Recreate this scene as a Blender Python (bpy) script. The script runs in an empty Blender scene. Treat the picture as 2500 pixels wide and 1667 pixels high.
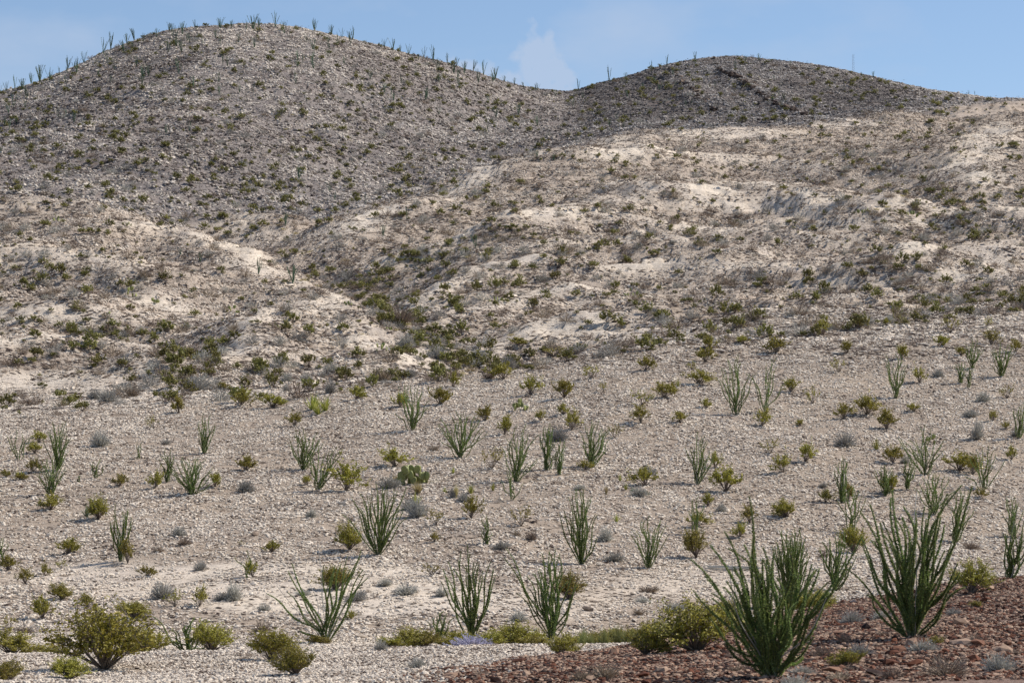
import bpy, math, random
import numpy as np
from mathutils import Vector, Matrix, Quaternion

random.seed(7)
RNG = np.random.default_rng(11)
scene = bpy.context.scene
COL = scene.collection

# ------------------------------------------------------------------ camera, sky, sun, exposure
F = 7089.0            # focal length in photo pixels (2500 wide)
YH = 1300.0           # eye level row in the photo
cam_d = bpy.data.cameras.new('camera')
cam = bpy.data.objects.new('camera', cam_d)
COL.objects.link(cam)
cam.rotation_euler = (math.radians(90), 0, 0)
cam_d.sensor_width = 36.0
cam_d.lens = 36.0 * F / 2500.0
cam_d.shift_y = (YH - 833.5) / 2500.0
cam_d.clip_start = 0.5
cam_d.clip_end = 60000
cam_d.dof.use_dof = True
cam_d.dof.focus_distance = 190.0
cam_d.dof.aperture_fstop = 5.0
scene.camera = cam

SUN_EL = math.radians(45)
SUN_AZ = math.radians(70)      # from +Y (view direction) clockwise towards +X (right)
world = bpy.data.worlds.new('World')
scene.world = world
world.use_nodes = True
wn, wl = world.node_tree.nodes, world.node_tree.links
bg = wn['Background']
sky = wn.new('ShaderNodeTexSky')
sky.sky_type = 'NISHITA'
sky.sun_disc = False
sky.sun_elevation = SUN_EL
sky.sun_rotation = SUN_AZ
sky.altitude = 1200
sky.air_density = 1.0
sky.dust_density = 0.3
sky.ozone_density = 2.0
bg.inputs['Strength'].default_value = 0.078
# thin summer clouds low over the hills
tc = wn.new('ShaderNodeTexCoord')
mp = wn.new('ShaderNodeMapping'); mp.inputs['Scale'].default_value = (16, 16, 34); mp.inputs['Location'].default_value = (0.35, 0.0, 0.62)
nz = wn.new('ShaderNodeTexNoise'); nz.inputs['Scale'].default_value = 1.0; nz.inputs['Detail'].default_value = 5; nz.inputs['Roughness'].default_value = 0.5
rp = wn.new('ShaderNodeValToRGB'); rp.color_ramp.elements[0].position = 0.47; rp.color_ramp.elements[1].position = 0.8
rp.color_ramp.elements[1].color = (0.7, 0.7, 0.7, 1)
mx = wn.new('ShaderNodeMix'); mx.data_type = 'RGBA'
wl.new(tc.outputs['Generated'], mp.inputs['Vector']); wl.new(mp.outputs['Vector'], nz.inputs['Vector'])
wl.new(nz.outputs['Fac'], rp.inputs['Fac'])
def wmath(op, a, b=0.0, c=0.0):
    n = wn.new('ShaderNodeMath'); n.operation = op
    for k, v in enumerate((a, b, c)):
        if isinstance(v, (int, float)): n.inputs[k].default_value = v
        else: wl.new(v, n.inputs[k])
    return n.outputs[0]
sx = wn.new('ShaderNodeSeparateXYZ'); wl.new(tc.outputs['Generated'], sx.inputs[0])
nz2 = wn.new('ShaderNodeTexNoise'); nz2.inputs['Scale'].default_value = 170; nz2.inputs['Detail'].default_value = 5; wl.new(tc.outputs['Generated'], nz2.inputs['Vector'])
cu = None     # a small cumulus standing behind the saddle between the two hills
for (cx_, cz_, rx_, rz_) in ((0.010, 0.158, 0.010, 0.013), (-0.004, 0.150, 0.016, 0.009), (0.015, 0.148, 0.009, 0.013), (-0.016, 0.156, 0.012, 0.006)):
    q = wmath('SQRT', wmath('ADD', wmath('POWER', wmath('ABSOLUTE', wmath('DIVIDE', wmath('SUBTRACT', sx.outputs[0], cx_), rx_)), 2.0), wmath('POWER', wmath('ABSOLUTE', wmath('DIVIDE', wmath('SUBTRACT', sx.outputs[2], cz_), rz_)), 2.0)))
    q = wmath('SUBTRACT', 1.9, wmath('ADD', q, wmath('MULTIPLY', nz2.outputs['Fac'], 1.8))); cu = q if cu is None else wmath('MAXIMUM', cu, q)
cuc = wn.new('ShaderNodeClamp'); wl.new(wmath('MULTIPLY', cu, 1.6), cuc.inputs[0]); cuc.inputs['Max'].default_value = 0.7
front = wmath('GREATER_THAN', sx.outputs[1], 0.0)
wl.new(wmath('MAXIMUM', rp.outputs['Color'], wmath('MULTIPLY', cuc.outputs[0], front)), mx.inputs['Factor'])
tint = wn.new('ShaderNodeMix'); tint.data_type = 'RGBA'; tint.blend_type = 'MULTIPLY'; tint.inputs['Factor'].default_value = 1.0
tint.inputs[7].default_value = (1.30, 1.29, 1.33, 1)
wl.new(sky.outputs['Color'], tint.inputs[6]); wl.new(tint.outputs[2], mx.inputs[6])
mx.inputs[7].default_value = (5.2, 6.3, 8.2, 1)
wl.new(mx.outputs[2], bg.inputs['Color'])

sun_d = bpy.data.lights.new('sun', 'SUN')
sun = bpy.data.objects.new('sun', sun_d); COL.objects.link(sun)
sun_d.energy = 5.0
sun_d.angle = math.radians(0.5)
sun_d.color = (1.0, 0.935, 0.85)
sv = Vector((math.sin(SUN_AZ) * math.cos(SUN_EL), math.cos(SUN_AZ) * math.cos(SUN_EL), math.sin(SUN_EL)))
sun.rotation_euler = sv.to_track_quat('Z', 'Y').to_euler()
sun.location = sv * 200

vs = scene.view_settings
vs.view_transform = 'Standard'; vs.look = 'None'; vs.gamma = 1.0; vs.exposure = 0.25
try: vs.use_curve_mapping = False
except Exception: pass

# ------------------------------------------------------------------ noise
def _hash(ix, iy, seed):
    h = (ix.astype(np.int64) * 374761393 + iy.astype(np.int64) * 668265263 + seed * 2147483647 // 7) & 0xffffffff
    h = ((h ^ (h >> 13)) * 1274126177) & 0xffffffff
    return ((h ^ (h >> 16)) & 0xffff) / 65535.0
def vnoise(x, y, seed=0):
    ix = np.floor(x); iy = np.floor(y); fx = x - ix; fy = y - iy
    fx = fx * fx * (3 - 2 * fx); fy = fy * fy * (3 - 2 * fy)
    a = _hash(ix, iy, seed); b = _hash(ix + 1, iy, seed); c = _hash(ix, iy + 1, seed); d = _hash(ix + 1, iy + 1, seed)
    return (a + (b - a) * fx) * (1 - fy) + (c + (d - c) * fx) * fy
def fbm(x, y, o=4, seed=0):
    s = 0; a = 1; t = 0
    for i in range(o):
        s = s + a * vnoise(x * 2 ** i + 17.3 * i, y * 2 ** i - 9.1 * i, seed + i); t += a; a *= 0.5
    return s / t
def sstep(a, b, x):
    t = np.clip((x - a) / (b - a), 0, 1); return t * t * (3 - 2 * t)

# ------------------------------------------------------------------ terrain
PX = np.concatenate([np.arange(-7000, -300, 130.0), np.arange(-300, 2801, 6.0), np.arange(2900, 9600, 130.0)])
ROWS = np.concatenate([np.geomspace(2, 20, 20)[:-1], np.geomspace(20, 56, 60)[:-1], np.geomspace(56, 235, 330)[:-1],
                       np.geomspace(235, 960, 620)[:-1], np.geomspace(960, 14000, 40)])
K = [0, 250, 500, 750, 1000, 1250, 1500, 1750, 2000, 2250, 2500]
def N(d, y):
    return (d, y)
def lin(xs, vs_): return np.interp(PX, xs, vs_)
nodes = [
 ([2]*11,   [1300 + F * 1.75 / 2] * 11),
 ([20]*11,  [1300 + F * 2.3 / 20] * 11),
 ([45]*11,  [1745,1745,1745,1740,1738,1735,1730,1722,1716,1710,1706]),
 ([62,62,62,62,62,67,76,84,92,98,104], [1690,1688,1685,1678,1664,1628,1578,1524,1468,1436,1402]),
 ([72,72,72,72,72,77,86,94,103,110,117], [1655,1655,1652,1648,1642,1620,1588,1546,1494,1462,1426]),
 ([92,92,92,92,92,93,97,105,115,122,128], [1600,1596,1588,1582,1577,1574,1578,1542,1488,1450,1418]),
 ([97,97,97,97,97,98,103,112,120,128,134], [1608,1604,1600,1596,1592,1590,1590,1540,1482,1440,1408]),
 ([110,110,110,110,110,110,113,118,126,134,142], [1562,1562,1558,1552,1550,1548,1546,1518,1468,1420,1388]),
 ([140,140,140,140,140,140,142,146,150,154,158], [1400,1395,1385,1375,1370,1368,1365,1350,1335,1325,1315]),
 ([172,172,172,172,172,172,172,174,176,178,180], [1175,1175,1170,1162,1155,1150,1145,1135,1128,1124,1120]),
 ([212,212,214,215,216,218,222,228,232,238,242], [1010,990,975,952,925,895,850,818,802,770,742]),
 ([228,228,230,232,234,236,242,250,255,262,268], [1008,988,972,950,924,894,848,816,800,768,742]),
 ([252,252,254,256,258,262,270,278,282,290,296], [965,962,958,935,915,885,838,806,790,758,730]),
 ([330,330,340,345,350,350,350,350,350,355,360], [760,765,775,740,730,740,745,735,720,690,660]),
 ([430,430,445,455,470,500,530,550,560,590,620], [545,560,575,575,510,420,360,345,345,300,278]),
 ([450,450,465,480,500,540,580,600,620,650,680], [512,532,556,552,490,395,326,312,303,256,252]),
 ([480,480,495,510,530,570,612,640,660,690,715], [495,512,538,535,478,393,327,314,306,250,250]),
]
mid2 = ([600,600,600,610,640,680,700,720,740,740,740], [330,290,270,280,320,330,285,260,250,240,249])
D = [lin(K, n[0]) for n in nodes]; Y = [lin(K, n[1]) for n in nodes]
SK_X = [-300,0,100,200,300,400,500,600,700,800,900,1000,1100,1200,1300,1380,1450,1530,1600,1700,1800,1900,2000,2100,2200,2300,2400,2500,2800]
SK_Y = [270,222,195,152,107,74,58,54,62,78,104,129,153,188,214,229,206,186,162,141,136,144,156,180,205,226,241,252,300]
D.append(lin(K, mid2[0])); Y.append(lin(K, mid2[1]))
D.append(lin([0,600,1200,1380,1700,2200,2500], [720,740,760,790,830,800,770])); Y.append(lin(SK_X, SK_Y))
D.append(D[-1] * 1.12); Y.append(Y[-1] + 25)
D.append(np.full(PX.shape, 1500.0)); Y.append(np.full(PX.shape, 1150.0))
D.append(np.full(PX.shape, 14000.0)); Y.append(np.full(PX.shape, 1306.0))
def smooth1(a, n):
    k = np.exp(-0.5 * (np.arange(-3 * n, 3 * n + 1) / n) ** 2); k /= k.sum()
    return np.convolve(np.pad(a, 3 * n, mode='edge'), k, mode='valid')
for i in range(len(D)):
    sm = 12 if i != len(nodes) + 1 else 3
    D[i] = smooth1(D[i], 12); Y[i] = smooth1(Y[i], sm)
D = np.array(D); Y = np.array(Y)
nR, nC = len(ROWS), len(PX)
Z = np.zeros((nR, nC))
for j in range(nC):
    zz = D[:, j] * (YH - Y[:, j]) / F
    Z[:, j] = np.interp(ROWS, D[:, j], zz)
# soften along depth
ker = np.exp(-0.5 * (np.arange(-6, 7) / 2.2) ** 2); ker /= ker.sum()
Zp = np.pad(Z, ((6, 6), (0, 0)), mode='edge')
Zs = sum(ker[k] * Zp[k:k + nR] for k in range(13))
ker2 = np.exp(-0.5 * (np.arange(-28, 29) / 10.0) ** 2); ker2 /= ker2.sum()
Zp = np.pad(Z, ((28, 28), (0, 0)), mode='edge')
Zs2 = sum(ker2[k] * Zp[k:k + nR] for k in range(57))
w_far = sstep(240, 300, ROWS)[:, None]
Z = Zs * (1 - w_far) + Zs2 * w_far
GX = ROWS[:, None] * (PX[None, :] - 1250) / F
GY = np.repeat(ROWS[:, None], nC, 1)

def ray_d(px, py, dmin=2.0, z=None):
    z = Z if z is None else z
    c = np.interp(px, PX, np.arange(nC)); c0 = int(min(max(c, 0), nC - 2)); t = c - c0
    col = z[:, c0] * (1 - t) + z[:, c0 + 1] * t
    yi = YH - F * col / ROWS
    ok = np.where((yi <= py) & (ROWS >= dmin))[0]
    if len(ok) == 0: return None
    k = ok[0]
    if k == 0 or ROWS[k - 1] < dmin: return ROWS[k]
    a, b = yi[k - 1], yi[k]
    tt = (a - py) / (a - b) if a > b else 1
    return ROWS[k - 1] + (ROWS[k] - ROWS[k - 1]) * tt
def path_world(pts):
    out = []
    for a, b in zip(pts[:-1], pts[1:]):
        n = max(2, int(math.hypot(b[0] - a[0], b[1] - a[1]) / 25))
        for i in range(n):
            t = i / n; x = a[0] + (b[0] - a[0]) * t; y = a[1] + (b[1] - a[1]) * t
            d = ray_d(x, y)
            if d and d < 900: out.append((d * (x - 1250) / F, d))
    return np.array(out)
def dist_to(path, x, y):
    best = np.full(x.shape, 1e9)
    a = path[:-1]; b = path[1:]
    for (ax, ay), (bx, by) in zip(a, b):
        L = (bx - ax) ** 2 + (by - ay) ** 2 + 1e-9
        if L > 60 ** 2: continue
        t = np.clip(((x - ax) * (bx - ax) + (y - ay) * (by - ay)) / L, 0, 1)
        best = np.minimum(best, (x - ax - t * (bx - ax)) ** 2 + (y - ay - t * (by - ay)) ** 2)
    return np.sqrt(best)
RIDGES = [
 ([(-100,918),(100,902),(250,900),(330,906),(400,942)], 2.6, 7),
 ([(60,792),(180,775),(300,764),(420,757),(560,800)], 1.8, 7),
 ([(-100,660),(60,662),(180,672),(300,690),(430,738)], 2.6, 8),
 ([(-100,510),(150,528),(300,545),(450,540),(620,562)], 2.0, 10),
 ([(250,592),(380,590),(480,610),(570,665)], 2.2, 8),
 ([(600,655),(700,688),(800,738),(860,790)], 2.0, 7),
 ([(500,950),(560,880),(640,832),(760,815),(900,830),(1030,878),(1100,918)], 2.4, 8),
 ([(930,800),(1010,745),(1150,705),(1300,690)], 2.2, 7),
 ([(1060,795),(1180,765),(1320,748),(1450,745)], 1.5, 6),
 ([(1130,850),(1300,822),(1500,808),(1750,805),(1980,800)], 1.8, 7),
 ([(1300,655),(1450,640),(1600,640),(1750,655)], 2.6, 8),
 ([(1450,702),(1640,690),(1900,700),(2050,712)], 1.8, 6),
 ([(1880,668),(2100,675),(2220,692)], 2.0, 7),
 ([(2200,698),(2330,660),(2520,640)], 3.0, 8),
 ([(1550,500),(1650,480),(1800,488),(1950,503),(2100,528)], 3.4, 10),
 ([(1660,530),(1850,522),(2050,545),(2200,562)], 2.4, 8),
 ([(2130,566),(2250,548),(2400,560),(2520,575)], 2.4, 8),
 ([(1000,640),(1200,608),(1400,570),(1600,522)], 2.8, 10),
 ([(1280,610),(1450,590),(1650,590),(1850,600),(2100,612)], 2.2, 8),
 ([(780,612),(900,560),(1050,505),(1200,440),(1350,400)], 2.6, 12),
 ([(1450,420),(1650,395),(1850,400),(2050,420)], 2.4, 10),
 ([(2380,470),(2420,380),(2440,300)], 2.8, 14),
 ([(1640,195),(1690,230),(1760,285)], 1.6, 5), ([(1775,180),(1800,195),(1870,240),(1960,285)], 1.8, 5),
]
GULLIES = [
 ([(1190,900),(1120,868),(1060,835),(1000,795),(940,750),(890,700),(800,665),(700,640),(610,600),(480,560)], 3.4, 9),
 ([(480,935),(430,895),(380,845),(280,815),(120,800),(-100,795)], 2.2, 6),
 ([(450,915),(500,870),(540,845)], 1.3, 4),
 ([(2180,745),(2300,735),(2500,720)], 1.8, 8),
 ([(890,700),(980,660),(1060,620),(1180,580),(1300,550)], 1.8, 8),
 ([(700,285),(790,330),(870,380),(960,420),(1080,440)], 3.0, 20),
 ([(1100,480),(1250,520),(1400,500),(1600,455),(1800,470),(2000,450)], 2.4, 13),
 ([(1900,420),(2100,490),(2300,520),(2500,500)], 2.4, 13),
 ([(2200,340),(2330,300),(2400,260)], 3.0, 13),
 ([(150,470),(380,480),(560,520)], 2.4, 16),
]
Zb = Z.copy()
msk = (ROWS > 215) & (ROWS < 960)
sub = np.ix_(msk, np.arange(nC))
gx, gy = GX[sub], GY[sub]
dz = np.zeros(gx.shape); GUL = np.full(Z.shape, 1e3); RID = np.full(Z.shape, 1e3)
wob = (fbm(gx / 9, gy / 9, 3, 5) - 0.5) * 9
for pts, h, w in RIDGES:
    P = path_world(pts)
    if len(P) < 2: continue
    dd = dist_to(P, gx + wob, gy + wob * 0.6)
    dz += h * np.exp(-(dd / w) ** 2)
    RID[sub] = np.minimum(RID[sub], dd / w)
for pts, h, w in GULLIES:
    P = path_world(pts)
    if len(P) < 2: continue
    dd = dist_to(P, gx + wob * 0.7, gy - wob * 0.5)
    dz -= h * np.exp(-(dd / w) ** 1.5)
    GUL[sub] = np.minimum(GUL[sub], dd / w)
Z[sub] += dz
# rolling relief: rilled hillsides
amp = sstep(235, 300, GY) * (1 - 0.5 * sstep(640, 760, GY))
rn = fbm(GX / 42, GY / 24, 4, 21); rid = 1 - np.abs(2 * rn - 1)
Z += amp * ((rid - 0.75) * 4.2 + (fbm(GX / 9, GY / 10, 3, 31) - 0.5) * 1.3)
near = sstep(20, 60, GY) * (1 - sstep(215, 260, GY))
Z += near * ((fbm(GX / 9, GY / 12, 3, 41) - 0.5) * 0.7 + (fbm(GX / 1.6, GY / 1.6, 2, 43) - 0.5) * 0.10)
Z += sstep(230, 300, GY) * (1 - sstep(900, 1000, GY)) * (fbm(GX / 2.2, GY / 2.4, 3, 47) - 0.5) * 0.9
terr = Z / 1.15 + (fbm(GX / 12, GY / 30, 3, 77) - 0.5) * 1.2
Z -= sstep(240, 300, GY) * (1 - sstep(700, 760, GY)) * (terr - np.floor(terr)) ** 3 * 0.55 * sstep(.35, .6, fbm(GX / 16, GY / 16, 2, 78))

RI = np.arange(nR)
def bil(A, x, y):
    c = np.interp(1250 + F * x / y, PX, np.arange(nC)); r = np.interp(y, ROWS, RI)
    c0 = np.clip(c.astype(int), 0, nC - 2); r0 = np.clip(r.astype(int), 0, nR - 2); tc_ = c - c0; tr = r - r0
    return (A[r0, c0] * (1 - tc_) + A[r0, c0 + 1] * tc_) * (1 - tr) + (A[r0 + 1, c0] * (1 - tc_) + A[r0 + 1, c0 + 1] * tc_) * tr
def ground_z(x, y): return float(bil(Z, np.array([x]), np.array([y]))[0])
def ground_n(x, y, e=0.8):
    zx = (bil(Z, x + e, y) - bil(Z, x - e, y)) / (2 * e); zy = (bil(Z, x, y + e) - bil(Z, x, y - e)) / (2 * e)
    n = np.stack([-zx, -zy, np.ones_like(zx)], -1); return n / np.linalg.norm(n, axis=-1, keepdims=True)
# visibility of each grid point from the camera
ymin = np.minimum.accumulate(YH - F * Z / GY, axis=0)
VIS = (YH - F * Z / GY) <= ymin + 4

# masks -----------------------------------------------------------------------------------
d3 = D[4]; dM = D[15]
IY = YH - F * Z / GY
red = sstep(4.5, -3.5, GY - (D[3] * 0.5 + D[4] * 0.5)[None, :] + (fbm(GX / 2, GY / 2, 3, 55) - 0.5) * 9)
edge = np.interp(PX, [900, 1000, 1150, 1300, 1500, 3000], [0, 0.3, 0.8, 1, 1, 1])[None, :]
red = red * edge
grey = sstep(-12, 12, GY - dM[None, :] + (fbm(GX / 14, GY / 14, 3, 61) - 0.5) * 40)  # grey rock of the back hills, with cloud shade put into its colour
bare = np.zeros_like(Z)
for (cx, cy, rx, ry, s) in [(180,935,260,38,1),(200,770,230,30,.8),(60,640,240,30,.5),(1500,818,340,22,.9),(1850,500,330,26,.9),(1700,470,90,26,.8),
        (2050,545,240,22,.7),(2360,665,130,24,1),(2450,640,90,22,1),(2100,690,200,14,.7),(1900,645,200,12,.6),(1750,325,240,16,.9),(2050,300,130,16,.9),(1500,345,120,14,.7),
        (680,868,120,30,.7),(380,900,60,45,.9),(560,575,240,30,.5),(950,505,130,14,.5),(750,1395,420,26,.85),(1900,1400,300,30,.5),(850,1450,520,55,.85),(300,1425,300,55,.7),(1700,1420,330,40,.7),(1330,1480,250,40,.6),
        (900,890,120,22,.7),(1650,300,160,10,.5),(2200,735,70,20,.6),(1350,730,160,30,.5),(2400,480,60,30,.3),(100,860,160,30,.3)]:
    q = ((PX[None, :] - cx) / rx) ** 2 + ((IY - cy) / ry) ** 2
    bare = np.maximum(bare, s * (1 - sstep(0.35, 1.3, q + (fbm(GX / 5, GY / 7, 3, 71) - 0.5) * 1.6)))
bare *= (GY > 100) & (GY < 700)
bare = np.where(GY > 225, bare * (0.55 + 0.6 * fbm(GX / 3, GY / 3, 2, 72)), bare)
bare = np.maximum(bare, 1.05 * np.exp(-RID ** 2 * 6) * (1 - grey) * (0.35 + 0.9 * fbm(GX / 8, GY / 8, 2, 88)))
brown = sstep(0.5, 0.72, fbm(GX / 22, GY / 16, 3, 81)) * (GY > 225)
dark_hill = sstep(-60, 60, PX[None, :] - 1420 + (GY - 700) * 0.2) * grey * (1 - sstep(2150, 2400, PX[None, :] * np.ones_like(Z)))  # grey rock painted darker for the shade on its face away from the sun

# ------------------------------------------------------------------ materials
def new_mat(name):
    m = bpy.data.materials.new(name); m.use_nodes = True
    return m, m.node_tree.nodes, m.node_tree.links, m.node_tree.nodes['Principled BSDF']
def math_n(ns, ls, op, a, b=None, c=None):
    n = ns.new('ShaderNodeMath'); n.operation = op
    for i, v in enumerate((a, b, c)):
        if v is None: continue
        if isinstance(v, (int, float)): n.inputs[i].default_value = v
        else: ls.new(v, n.inputs[i])
    return n.outputs[0]
def mixc(ns, ls, f, a, b, mode='MIX'):
    n = ns.new('ShaderNodeMix'); n.data_type = 'RGBA'; n.blend_type = mode
    for s, v in ((n.inputs['Factor'], f), (n.inputs[6], a), (n.inputs[7], b)):
        if isinstance(v, (int, float)): s.default_value = v
        elif isinstance(v, tuple): s.default_value = (*v, 1)
        else: ls.new(v, s)
    return n.outputs[2]
def attr(ns, name, kind='GEOMETRY'):
    n = ns.new('ShaderNodeAttribute'); n.attribute_name = name; n.attribute_type = kind; return n.outputs['Fac']
def noise(ns, ls, vec, scale, detail=4, rough=0.6):
    n = ns.new('ShaderNodeTexNoise'); n.inputs['Scale'].default_value = scale; n.inputs['Detail'].default_value = detail; n.inputs['Roughness'].default_value = rough
    if vec is not None: ls.new(vec, n.inputs['Vector'])
    return n.outputs['Fac']
def ramp(ns, ls, f, stops):
    n = ns.new('ShaderNodeValToRGB'); e = n.color_ramp.elements
    while len(e) < len(stops): e.new(0.5)
    for k, (p, c) in enumerate(stops): e[k].position = p; e[k].color = (*c, 1) if len(c) == 3 else c
    ls.new(f, n.inputs['Fac']); return n.outputs['Color']

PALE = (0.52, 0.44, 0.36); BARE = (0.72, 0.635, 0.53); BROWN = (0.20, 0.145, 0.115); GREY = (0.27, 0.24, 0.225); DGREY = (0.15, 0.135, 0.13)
RED = (0.20, 0.115, 0.085)
def ground_mat():
    m, ns, ls, b = new_mat('desert_ground')
    geo = ns.new('ShaderNodeNewGeometry').outputs['Position']
    n1 = noise(ns, ls, geo, 1.3, 6, 0.7); n2 = noise(ns, ls, geo, 0.12, 4, 0.6); n3 = noise(ns, ls, geo, 9, 3, 0.7)
    st = ns.new('ShaderNodeMapping'); st.inputs['Scale'].default_value = (0.5, 0.9, 6.0); ls.new(geo, st.inputs['Vector'])
    n4 = noise(ns, ls, st.outputs[0], 0.9, 5, 0.75)                  # thin bedding, follows the contour
    c = mixc(ns, ls, attr(ns, 'bare'), PALE, BARE)
    soil_shade = math_n(ns, ls, 'MULTIPLY', math_n(ns, ls, 'SUBTRACT', 1.0, attr(ns, 'bare')), math_n(ns, ls, 'MULTIPLY_ADD', attr(ns, 'far'), -0.72, 0.82))
    c = mixc(ns, ls, soil_shade, c, (0.34, 0.275, 0.215))  # brown soil, darkened to paint the shade in gaps between stones
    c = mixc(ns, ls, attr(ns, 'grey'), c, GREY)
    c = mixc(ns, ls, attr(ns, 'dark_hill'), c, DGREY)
    br = ramp(ns, ls, n4, [(0.50, (0, 0, 0)), (0.58, (1, 1, 1))])
    f = math_n(ns, ls, 'MULTIPLY', br, math_n(ns, ls, 'MULTIPLY_ADD', attr(ns, 'brown'), 0.55, 0.22))
    f = math_n(ns, ls, 'MULTIPLY', f, math_n(ns, ls, 'SUBTRACT', 1.0, attr(ns, 'bare')))
    f = math_n(ns, ls, 'MULTIPLY', f, attr(ns, 'far'))
    c = mixc(ns, ls, f, c, BROWN)
    v = ramp(ns, ls, n1, [(0.3, (0.72, 0.71, 0.70)), (0.7, (1.12, 1.12, 1.12))])
    c = mixc(ns, ls, 1.0, c, v, 'MULTIPLY')
    v2 = ramp(ns, ls, n2, [(0.3, (0.86, 0.85, 0.86)), (0.7, (1.08, 1.06, 1.02))])
    c = mixc(ns, ls, 1.0, c, v2, 'MULTIPLY')
    r = ramp(ns, ls, n3, [(0.3, (0.09, 0.05, 0.04)), (0.5, (0.20, 0.13, 0.10)), (0.7, (0.32, 0.25, 0.20))])
    c = mixc(ns, ls, attr(ns, 'red'), c, r)
    ls.new(c, b.inputs['Base Color']); b.inputs['Roughness'].default_value = 0.95; b.inputs['Specular IOR Level'].default_value = 0.15
    bp = ns.new('ShaderNodeBump'); bp.inputs['Strength'].default_value = 0.9; bp.inputs['Distance'].default_value = 0.25
    ls.new(math_n(ns, ls, 'ADD', n1, math_n(ns, ls, 'MULTIPLY', n4, 0.9)), bp.inputs['Height']); ls.new(bp.outputs[0], b.inputs['Normal'])
    return m
def stone_mat(name, light, dark, mid=None, kind='INSTANCER'):
    """stones: 'tone' picks the rock sort, 'shade' the single stone within its clump"""
    m, ns, ls, b = new_mat(name)
    geo = ns.new('ShaderNodeNewGeometry').outputs['Position']
    t = math_n(ns, ls, 'ADD', attr(ns, 'tone', kind), math_n(ns, ls, 'MULTIPLY', math_n(ns, ls, 'SUBTRACT', attr(ns, 'shade'), 0.5), 0.9))
    stops = [(0.0, tuple(min(1, x * 1.25) for x in light)), (0.45, light)] + ([(0.65, mid)] if mid else []) + [(1.0, dark)]
    c = ramp(ns, ls, t, stops)
    g = attr(ns, 'greyness', kind)
    c = mixc(ns, ls, g, c, mixc(ns, ls, t, (0.46, 0.425, 0.395), (0.065, 0.057, 0.057)))
    v = ramp(ns, ls, noise(ns, ls, geo, 14, 4, 0.7), [(0.25, (0.7, 0.7, 0.7)), (0.75, (1.15, 1.15, 1.15))])
    c = mixc(ns, ls, 1.0, c, v, 'MULTIPLY')
    ls.new(c, b.inputs['Base Color']); b.inputs['Roughness'].default_value = 0.9; b.inputs['Specular IOR Level'].default_value = 0.2
    return m
def leaf_mat(name, c1, c2, c3=None, trans=0.25, rough=0.55):
    m, ns, ls, b = new_mat(name)
    oi = ns.new('ShaderNodeObjectInfo').outputs['Random']
    t = attr(ns, 'shade')
    c = mixc(ns, ls, t, c1, c2)
    if c3: c = mixc(ns, ls, math_n(ns, ls, 'MULTIPLY', math_n(ns, ls, 'GREATER_THAN', t, 0.86), 0.8), c, c3)
    hv = ns.new('ShaderNodeHueSaturation'); ls.new(c, hv.inputs['Color'])
    ls.new(math_n(ns, ls, 'MULTIPLY_ADD', oi, 0.03, 0.485), hv.inputs['Hue']); ls.new(math_n(ns, ls, 'MULTIPLY_ADD', oi, 0.45, 0.8), hv.inputs['Value'])
    c = hv.outputs[0]
    ls.new(c, b.inputs['Base Color']); b.inputs['Roughness'].default_value = rough; b.inputs['Specular IOR Level'].default_value = 0.3
    tr = ns.new('ShaderNodeBsdfTranslucent'); ls.new(c, tr.inputs['Color'])
    ms = ns.new('ShaderNodeMixShader'); ms.inputs[0].default_value = trans
    ls.new(b.outputs[0], ms.inputs[1]); ls.new(tr.outputs[0], ms.inputs[2]); ls.new(ms.outputs[0], ns['Material Output'].inputs['Surface'])
    return m
M = {}
M['ground'] = ground_mat()
M['stone'] = stone_mat('limestone_chips', (0.60, 0.52, 0.425), (0.075, 0.052, 0.042), (0.30, 0.23, 0.175))
M['stone_obj'] = stone_mat('limestone_block', (0.60, 0.52, 0.425), (0.075, 0.052, 0.042), (0.30, 0.23, 0.175), 'OBJECT')
M['redstone'] = stone_mat('red_lava_chips', (0.35, 0.24, 0.17), (0.032, 0.018, 0.015), (0.155, 0.055, 0.028))
M['redstone_obj'] = stone_mat('red_lava_rock', (0.35, 0.24, 0.17), (0.032, 0.018, 0.015), (0.155, 0.055, 0.028), 'OBJECT')
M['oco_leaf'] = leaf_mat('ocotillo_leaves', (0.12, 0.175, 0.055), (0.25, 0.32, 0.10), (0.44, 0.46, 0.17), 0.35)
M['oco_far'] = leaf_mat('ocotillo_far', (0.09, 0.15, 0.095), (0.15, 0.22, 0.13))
M['oco_dry'] = leaf_mat('ocotillo_dry_tip', (0.13, 0.12, 0.05), (0.20, 0.17, 0.08))
M['cane'] = leaf_mat('ocotillo_bark', (0.07, 0.09, 0.05), (0.13, 0.14, 0.08), None, 0.0, 0.8)
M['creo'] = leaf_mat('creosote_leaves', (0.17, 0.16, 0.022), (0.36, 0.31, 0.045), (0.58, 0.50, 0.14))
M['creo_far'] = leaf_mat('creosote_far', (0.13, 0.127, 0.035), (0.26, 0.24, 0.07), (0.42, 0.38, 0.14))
M['creo_twig'] = leaf_mat('creosote_twigs', (0.10, 0.075, 0.06), (0.22, 0.18, 0.15), None, 0.0, 0.8)
M['sage'] = leaf_mat('grey_shrub_twigs', (0.24, 0.228, 0.20), (0.47, 0.45, 0.40), None, 0.1, 0.8)
M['dry'] = leaf_mat('dry_brown_twigs', (0.17, 0.13, 0.10), (0.34, 0.27, 0.20), None, 0.1, 0.8)
M['grass'] = leaf_mat('straw_grass', (0.30, 0.25, 0.10), (0.55, 0.46, 0.24), None, 0.3, 0.7)
M['ggrass'] = leaf_mat('green_straw_grass', (0.13, 0.17, 0.05), (0.36, 0.36, 0.14), None, 0.3, 0.7)
M['yucca'] = leaf_mat('yellow_green_blades', (0.20, 0.22, 0.035), (0.52, 0.50, 0.12), None, 0.15, 0.5)
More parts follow.
